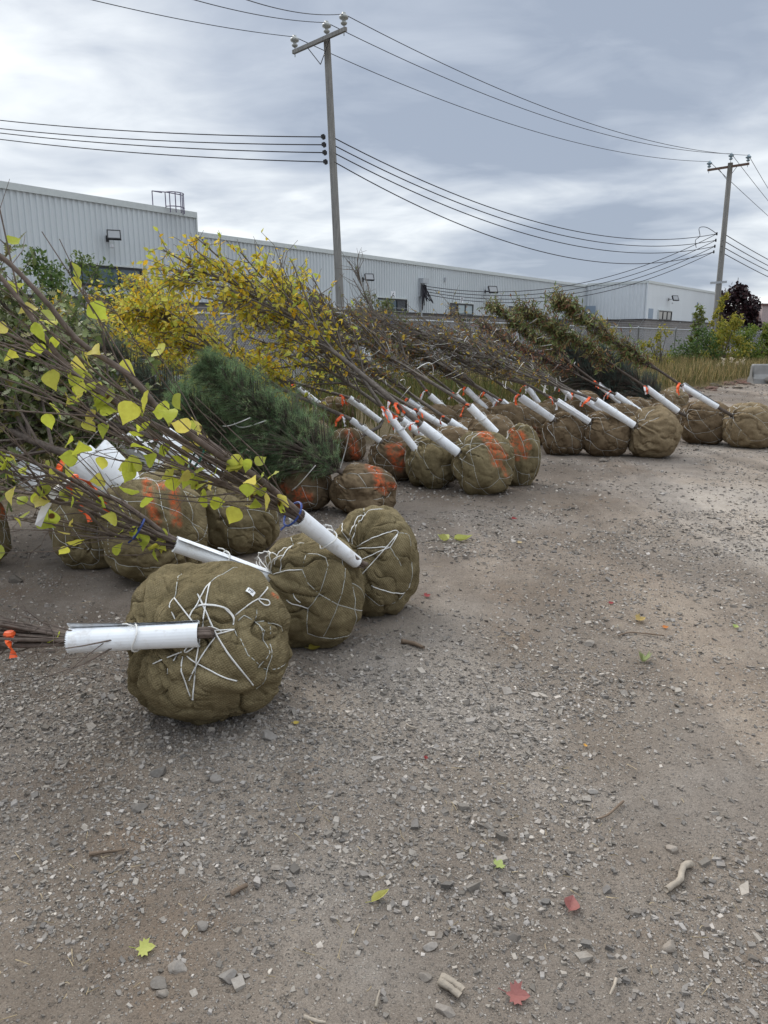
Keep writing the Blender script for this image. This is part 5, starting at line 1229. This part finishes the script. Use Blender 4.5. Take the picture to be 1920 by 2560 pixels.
def seed_stalks():
    r = np.random.default_rng(12)
    for k, (x, y) in enumerate(((1552, 792), (1562, 780), (1580, 778), (1592, 786), (1545, 800), (1604, 782))):
        g = at(*p_(x, y), 31 + r.random() * 2); t = thing('weed_stalk', 'tall weed stalk with a pale fluffy head in the tan grass', 'weed', (g[0], g[1], 0), 'fluffy weed stalks')
        m = MB(); m.tube([(g[0] + .05, g[1], 0), (g[0], g[1], g[2])], .010, 4); m.build('stalk', M['dry_stalk'], t)
        m = MB(); n = 26; m.inst(*LEAF_SMALL, g + r.normal(size=(n, 3)) * np.array((.03, .03, .06)), rand_dirs(n, r), rand_dirs(n, r), .09, 0, 0, tints(n, [(.62, .55, .42), (.5, .43, .32)], r)); m.build('seed_head', M['leaf_dull'], t, tint=True)
M['dry_stalk'] = plain('dry_stalk', (.28, .20, .10), .9)
seed_stalks()

# ------------------------------------------------------------------ shrubs and trees beyond
def shrub(name, label, cat, base, size, seed, pal, nl, lsz, stems=7, group=None, tmpl=LEAF_SMALL, mat='leaf', narrow=1.0, clumps=14):
    r = np.random.default_rng(seed); base = np.asarray(base, float); t = thing(name, label, cat, (base[0], base[1], 0), group); hx, hz = size
    st = MB(); cl = []
    for k in range(clumps):
        a = r.random() * 6.283; z = hz * (.18 + .82 * ((k + .5) / clumps)); w = hx * narrow * (.25 + .75 * np.sin(np.pi * min(1, z / hz * .8 + .12))) * np.sqrt(r.random()); c = base * np.array((1, 1, 0)) + np.array((math.cos(a) * w, math.sin(a) * w, z)); cl.append(c)
        b = base * np.array((1, 1, 0)) + r.normal(size=3) * np.array((.08, .08, 0)); st.tube(poly([b, (b + c) / 2 + np.array((0, 0, .1 * hz)) * r.random(), c + np.array((0, 0, hz * .08))], 8), np.linspace(.018, .004, 8) * (1 + hz * .15), 4)
    st.build('stems', M['bark_dark'], t)
    cl = np.array(cl); j = r.integers(0, len(cl), nl); g = r.normal(size=(nl, 3)); rad = hx * (.24 + .16 * r.random(len(cl)))[j]
    P = cl[j] + unit(g) * (r.random(nl) ** .45 * rad)[:, None] * np.array((1, 1, 1.15)); P[:, 2] = np.maximum(P[:, 2], .05)
    mb = MB(); mb.inst(*tmpl, P, unit(r.normal(size=(nl, 3)) + np.array((0, 0, -.3))), unit(r.normal(size=(nl, 3)) * .7 + np.array((0, 0, 1.))), lsz * (.7 + .6 * r.random(nl)), (r.random(nl) - .5) * .5, 0, tints(nl, PAL[pal] if isinstance(pal, str) else pal, r, .2))
    mb.build('leaves', M[mat], t, tint=True); return t
SG = 'shrubs growing along the fence'
yg = [(.26, .26, .04), (.34, .31, .05), (.18, .22, .04), (.42, .36, .06)]
def gp(x, y, Y): q = at(*p_(x, y), Y); return q
shrub('shrub', 'yellow green shrub at the foot of the far utility pole', 'shrub', gp(1560, 770, 40), (1.25, 2.5), 1, yg, 2600, .13, group=SG)
shrub('shrub', 'yellow topped sapling climbing in front of the far utility pole', 'shrub', gp(1549, 760, 41), (.45, 3.9), 2, [(.48, .40, .05), (.36, .33, .05), (.22, .24, .04)], 900, .14, group=SG, clumps=18)
shrub('shrub', 'dark green shrub left of the far utility pole on the fence', 'shrub', gp(1500, 770, 38), (1.3, 1.9), 3, 'green', 2000, .12, group=SG)
shrub('shrub', 'thin green sapling sticking up over the fence rail in front of the end wall', 'shrub', gp(1503, 770, 38.5), (.42, 3.1), 4, [(.14, .19, .05), (.22, .24, .06)], 480, .16, group=SG, clumps=16)
shrub('shrub', 'bright green shrub right of the far utility pole', 'shrub', gp(1607, 770, 42), (1.3, 2.0), 5, [(.14, .21, .04), (.20, .25, .05), (.10, .16, .035)], 2200, .13, group=SG)
shrub('shrub', 'green shrub with a yellow flowering top near the right edge', 'shrub', gp(1636, 770, 42.5), (.7, 2.3), 6, [(.13, .20, .04), (.30, .32, .06)], 1400, .13, group=SG)
shrub('shrub', 'small yellow leaved sapling by the fence posts in front of the block wall', 'shrub', gp(1425, 775, 33), (.55, 2.0), 7, yg, 420, .11, group=SG)
shrub('shrub', 'lone yellowish weed bush left of the small yellow sapling', 'shrub', gp(1390, 770, 33), (.5, 1.5), 8, yg, 300, .10, group=SG)
shrub('shrub', 'low yellow green bush behind the spruce tops', 'shrub', gp(1310, 740, 30), (.8, 2.2), 9, [(.40, .30, .05), (.26, .24, .05)], 700, .11, group=SG)
shrub('shrub', 'green bush against the cladding under the wide window, leftmost on the fence', 'shrub', gp(118, 720, 13.5), (.75, 2.9), 10, 'green', 2600, .075, group=SG)
shrub('shrub', 'green bush just left of the wide window frame', 'shrub', gp(190, 720, 14.2), (.85, 2.9), 11, [(.10, .15, .045), (.15, .20, .06), (.075, .11, .035)], 2600, .075, group=SG)
shrub('shrub', 'small green bush in front of the sill of the wide window', 'shrub', gp(262, 720, 15), (.6, 2.3), 12, 'green', 1500, .075, group=SG)
shrub('shrub', 'leafy green bush on the fence beside the foot of the near pole', 'shrub', gp(690, 735, 19.5), (.8, 2.3), 13, 'green', 1300, .09, group=SG)
shrub('shrub', 'sparse green bush between the fence posts right of the near pole', 'shrub', gp(820, 740, 23), (1.0, 2.7), 14, [(.11, .14, .05), (.16, .17, .07)], 1400, .10, group=SG)
shrub('shrub', 'green shrub at the far right beyond the concrete barrier', 'shrub', gp(1668, 770, 44), (1.0, 2.1), 15, yg + [(.12, .18, .04)], 1200, .13, group=SG)

def broad_tree(label, px, py_top, Y, hx, pal, seed, nl, cat='tree', name='maple_tree'):
    r = np.random.default_rng(seed); tp = at(px, py_top, Y); b = np.array((tp[0], tp[1], 0)); hz = tp[2]; t = thing(name, label, cat, b)
    m = MB(); m.tube(poly([b, b + np.array((.1, 0, hz * .3)), b + np.array((0, 0, hz * .8))], 10), np.linspace(.22, .05, 10), 8); cl = []
    for k in range(34):
        a = r.random() * 6.283; z = hz * (.2 + .78 * (k + .5) / 34); w = hx * (1.02 - (z / hz) ** 2.2 * .9) * np.sqrt(.25 + .75 * r.random()); c = b + np.array((math.cos(a) * w, math.sin(a) * w, z)); cl.append(c); m.tube(poly([b + np.array((0, 0, z * .55)), (b + c) / 2 + np.array((0, 0, z * .38)), c], 7), np.linspace(.06, .012, 7), 4)
    m.build('trunk', M['bark_dark'], t); cl = np.array(cl); j = r.integers(0, len(cl), nl); rad = hx * (.20 + .16 * r.random(len(cl)))[j]; P = cl[j] + unit(r.normal(size=(nl, 3))) * (r.random(nl) ** .5 * rad)[:, None]
    mb = MB(); mb.inst(*LEAF_HEART, P, unit(r.normal(size=(nl, 3)) + np.array((0, 0, -.4))), unit(r.normal(size=(nl, 3)) * .6 + np.array((0, 0, 1.))), .34 * (.7 + .6 * r.random(nl)), 0, 0, tints(nl, PAL[pal], r, .25)); mb.build('crown', M['leaf_dull'], t, tint=True)
broad_tree('dark purple leaved maple behind the fence at the right edge', 1848, 724, 82, 3.7, 'purple', 5, 4200)

# far brick building and low block beyond the purple tree
M['brown_brick'] = plain('brown_brick', (.13, .065, .05), .9); M['red_trim'] = plain('red_trim', (.11, .06, .055), .6); M['pale_wall'] = plain('pale_wall', (.36, .29, .28), .8)
fb = thing('far_building', 'low brown brick building with a red roof edge beyond the purple maple', 'building', (52, 130, 0))
q0, q1, q2 = at(1795, 800, 130)[0], at(1896, 800, 130)[0], at(2000, 800, 130)[0]; zt = at(1890, 765, 130)[2]
m = MB(); m.box((q0, 130, 0), (q1, 142, zt - 1.0)); m.build('wall', M['brown_brick'], fb); m = MB(); m.box((q1 + .002, 129, 0), (q2, 142, zt)); m.build('wall', M['pale_wall'], fb)
m = MB(); m.box((q1 - .1, 128.8, zt), (q2, 142, zt + .35)); m.build('roof_edge', M['red_trim'], fb); m = MB(); m.box((q1 + 2.4, 128.9, 0), (q2 - .5, 128.99, zt - .02)); m.build('brick_pier', M['brown_brick'], fb)
m = MB(); m.tube([(q0 + 5.0, 135, zt - 1), (q0 + 5.0, 135, zt + 5)], .08, 5); m.build('mast', M['steel'], fb); m = MB(); m.tube([(q0 + 1.2, 135, zt - 1), (q0 + 1.2, 135, zt + 4)], .06, 5); m.build('mast', M['steel'], fb)

# concrete barrier at the right edge of the yard
t = thing('concrete_barrier', 'grey concrete block barrier standing at the right edge of the yard', 'barrier', atz(*p_(1650, 829)))
c = atz(*p_(1629, 829)); zt = at(*p_(1640, 787), c[1])[2]; prof = [(0, 0), (.03, .16), (.17, .32), (.22, zt - .04), (.26, zt), (.42, zt), (.46, zt - .04), (.50, .32), (.62, .16), (.66, 0)]
V = []; xs = [0, .06, 2.9, 2.96]
for i, x in enumerate(xs):
    sh = .04 if i in (0, 3) else 0
    V += [c + np.array((x, 0, 0)) + np.array((0, y * .9 + (sh if y < .33 else -sh), z - (sh if z > .3 else 0))) for y, z in prof]
n = len(prof); m = MB(); m.add(V, [(i * n + j, (i + 1) * n + j, (i + 1) * n + (j + 1) % n, i * n + (j + 1) % n) for i in range(3) for j in range(n)]); m.T.append(np.array([(0, j + 1, j) for j in range(1, n - 1)])); m.TM.append(np.zeros(n - 2)); m.T.append(np.array([(3 * n, 3 * n + j, 3 * n + j + 1) for j in range(1, n - 1)])); m.TM.append(np.zeros(n - 2))
m.build('block', plain('barrier_concrete', (.25, .245, .235), .9, var=.15, scale=3, bump=.4), t)
r = np.random.default_rng(8); m = MB(); cc = c + np.array((.55, -.05, .16))
V, Fc = rock_shape(91, (.22, .10, .18)); m.add(V + cc, Fc, 0, (.30, .29, .27)); m.build('chipped_corner', M['stone'], t, tint=True)
# ragged edge of the yard: low berm of dirt and clods
def berm():
    r = np.random.default_rng(31); mb = MB()
    for k in range(240):
        s = 17 + 26 * r.random(); d = 6.7 + .5 * r.normal() * .5; q = NN * d + U * s; a = .05 + .12 * r.random() ** 2; V, Fc = rock_shape(200 + k % 9, (a * 1.4, a, a * .5)); mb.add(V + q + np.array((0, 0, a * .12)), Fc, 0, (.10 + .07 * r.random(), .09, .07))
    tag(mb.build('dirt_clods', M['stone'], tint=True), 'row of dark dirt clods along the edge of the yard before the grass', 'dirt', kind='stuff')
berm()

# ------------------------------------------------------------------ leaves, sticks and scraps on the yard
def outline_leaf(pts, th=.0006, curl=.2, fold=0):
    """flat leaf from an outline, domed slightly"""
    pts = np.asarray(pts, float); n = len(pts); c = pts.mean(0); V = [(c[0], c[1], .0)]
    for s_ in (.5, 1.0):
        for p in pts: q = c + (p - c) * s_; V.append((q[0], q[1], curl * ((q - c) ** 2).sum() + fold * abs(q[1])))
    Fq = [(1 + i, 1 + (i + 1) % n, 1 + n + (i + 1) % n, 1 + n + i) for i in range(n)]; T = [(0, 1 + (i + 1) % n, 1 + i) for i in range(n)]; return np.array(V), Fq, T
MAPLE = [(0, .04), (.18, .12), (.14, .42), (.30, .34), (.34, .52), (.48, .40), (.66, .50), (.60, .24), (.78, .20), (1, 0), (.78, -.20), (.60, -.24), (.66, -.50), (.48, -.40), (.34, -.52), (.30, -.34), (.14, -.42), (.18, -.12), (0, -.04)]
HEART = [(0, .03), (.06, .28), (.25, .42), (.5, .38), (.78, .2), (1, 0), (.78, -.2), (.5, -.38), (.25, -.42), (.06, -.28), (0, -.03)]
def ground_leaf(px, py, w, col, label, shape, ang, curl=.25, fold=.1, seed=0):
    q = atz(px, py, .012); s = .8 * w / F * np.linalg.norm(q - ORG); V, Fq, T = outline_leaf(shape, curl=curl, fold=fold); V = V - np.array((.5, 0, 0)); a = math.radians(ang)
    R = np.array([(math.cos(a), -math.sin(a), 0), (math.sin(a), math.cos(a), 0), (0, 0, 1)]); rr = np.random.default_rng(seed); tl = np.array([(1, 0, 0), (0, math.cos(.25), -math.sin(.25)), (0, math.sin(.25), math.cos(.25))])
    V = (V * s) @ tl.T @ R.T + np.array((q[0], q[1], gz(q[0], q[1]) + .008)); mb = MB(); mb.add(V, Fq, 0, col); mb.T.append(np.array(T)); mb.TM.append(np.zeros(len(T)))
    st = V[1 + len(shape)]; dv = unit(st - V[0]); mb.tube([st, st + dv * s * .35 + np.array((0, 0, .004))], .0012, 4, 0, np.array(col) * .8)
    o = mb.build('fallen_leaf', M['leaf_dull'], tint=True); tag(o, label, 'leaf', 'fallen leaves on the yard')
red, pink, yel, lim, grn = (.30, .05, .05), (.35, .14, .125), (.48, .37, .08), (.46, .48, .13), (.38, .45, .15)
for a in ((1426, 2262, 52, pink, 'folded red leaf with a pale back on the gravel at lower right', HEART, 70, .7, .5), (1296, 2482, 62, pink, 'dusty red leaf at the bottom edge right of the wood chips', MAPLE, -10, .3, .3),
          (1248, 2160, 36, grn, 'pale green maple leaf on the gravel at right of centre', MAPLE, 60, .2, .1), (364, 2361, 50, lim, 'pale green maple leaf on the gravel at lower left', MAPLE, 10, .2, .1),
          (950, 2240, 64, (.52, .50, .16), 'rolled up yellow green leaf in the middle of the foreground', [(x, y * .42) for x, y in HEART], 42, .5, 1.3), (1158, 1350, 58, lim, 'large crumpled lime leaf on the dirt right of the new balls', [(x, y * .6) for x, y in HEART], 8, .9, .8),
          (1106, 1352, 40, (.55, .57, .2), 'narrow lime leaf beside the large crumpled lime one', HEART, 150, 1.2, .8), (1068, 1487, 24, red, 'small red maple leaf right of the third olive ball', MAPLE, 30, .3, .2),
          (1064, 1894, 16, red, 'tiny dark red leaf alone on the pale dirt', HEART, 80, .8, .6), (741, 1803, 18, yel, 'small round yellow leaf on the dirt below the second ball', HEART, 20, .4, .2), (786, 1620, 36, (.36, .30, .05), 'yellow brown leaf tucked under the second olive ball', HEART, 15, .5, .4),
          (1286, 1300, 18, red, 'tiny red leaf far out on the yard beyond the lime leaf', HEART, 0, .5, .4), (1664, 1568, 18, (.55, .20, .05), 'orange scrap of leaf on the dirt at right', HEART, 10, .4, .2), (1600, 1553, 34, (.45, .33, .12), 'dry tan leaf left of the orange scrap at right', MAPLE, 15, .6, .3),
          (1604, 1652, 40, (.28, .33, .14), 'clump of crushed green leaf on the dirt at right', MAPLE, 100, 1.4, .9), (1462, 1868, 15, (.6, .32, .06), 'small orange leaf on the dirt at right of centre', HEART, 80, .4, .3), (1838, 1570, 20, (.40, .48, .16), 'small green leaf scrap near the right edge', HEART, 50, .6, .5),
          (1300, 1357, 16, (.5, .38, .2), 'small dry leaf just right of the crumpled lime leaf', HEART, 0, .3, .2), (1528, 1508, 16, red, 'little red leaf fragment right of the third ball, far out on the dirt', HEART, 20, .4, .2), (148, 1662, 22, (.55, .28, .03), 'orange leaf hanging by the nearest guard', MAPLE, 60, .5, .2)):
    if a[4].startswith('orange leaf hanging'): continue
    ground_leaf(*a)
def stick(pts, w0, w1, mat, label, k=6):
    P = [atz(x, y, .012) for x, y in pts]; P = [np.array((p[0], p[1], gz(p[0], p[1]) + .012)) for p in P]; s = np.linalg.norm(P[0] - ORG) / F; P = poly(P, 9); r = np.random.default_rng(len(label)); P = P + r.normal(size=P.shape) * w0 * s * .03
    rad = np.linspace(w0, w1, 9) * s * .5 * (1 + .22 * (r.random(9) - .5)); mb = MB(); mb.tube(P, rad, k); tag(mb.build('stick', M[mat], smooth=True), label, 'stick', 'sticks and wood chips on the yard')
M['bleached'] = plain('bleached_wood', (.34, .29, .23), .85, var=.25, scale=14, bump=.5); M['brown_wood2'] = plain('brown_wood', (.16, .115, .08), .9, var=.3, scale=14, bump=.5)
stick([(1728, 2166), (1708, 2174), (1700, 2204), (1682, 2218), (1664, 2232)], 15, 12, 'bleached', 'bleached crooked stick like a bone at lower right', 8)
stick([(1106, 2438), (1132, 2452), (1158, 2470)], 20, 14, 'bleached', 'upper of the two split wood chips at the bottom', 5); stick([(1100, 2452), (1126, 2468), (1150, 2484)], 18, 14, 'bleached', 'lower of the two split wood chips at the bottom', 5)
stick([(1006, 1601), (1030, 1608), (1060, 1620)], 14, 9, 'brown_wood2', 'short barky stick on the dirt right of the second ball', 6)
stick([(1016, 1814), (1030, 1822), (1042, 1824)], 5, 4, 'bleached', 'thin white twig in the middle of the yard'); stick([(222, 2134), (262, 2126), (312, 2120)], 10, 4, 'brown_wood2', 'thin brown stick on the gravel at left')
stick([(578, 2236), (598, 2226), (617, 2215)], 11, 9, 'brown_wood2', 'stubby brown stick in the gravel left of centre'); stick([(940, 2520), (944, 2498), (950, 2476)], 8, 3, 'bleached', 'white splinter near the bottom edge left of the wood chips')
stick([(1558, 2012), (1518, 2040), (1490, 2050)], 6, 3, 'brown_wood2', 'bent dark twig on the gravel at right'); stick([(1660, 1590), (1580, 1584), (1545, 1592)], 4, 3, 'brown_wood2', 'long thin twig on the dirt at right'); stick([(1540, 2450), (1534, 2470), (1524, 2486)], 7, 5, 'bleached', 'straw coloured splinter on the smooth dirt at lower right')
stick([(760, 2545), (790, 2552), (815, 2556)], 10, 5, 'bleached', 'tan stick cut off by the bottom edge')
def straw():
    r = np.random.default_rng(41); n = 900; y = 1.2 + 7 * r.random(n) ** 1.3; x = (r.random(n) * 2 - 1) * (.62 * y + .4); k = fbm(np.stack([x, y, 0 * x], -1) * 1.2, 61, 3) > .42; x, y = x[k], y[k]; n = len(x)
    a = r.random(n) * 6.283; L = (.015 + .045 * r.random(n) ** 2); z = ground_h(x, y) + .008; A = np.stack([x, y, z], -1); d = np.stack([np.cos(a), np.sin(a), (r.random(n) - .4) * .25], -1); B = A + d * (L * .5)[:, None] + r.normal(size=(n, 3)) * .0015; C_ = A + d * L[:, None]
    mb = MB(); mb.twigs(A, B, C_, .0014, .0009, 3); tag(mb.build('straw', M['straw'], smooth=False), 'short bits of straw and twig strewn over the dirt', 'straw', kind='stuff')
M['straw'] = plain('straw', (.33, .26, .16), .9, var=.4, scale=40)
straw()
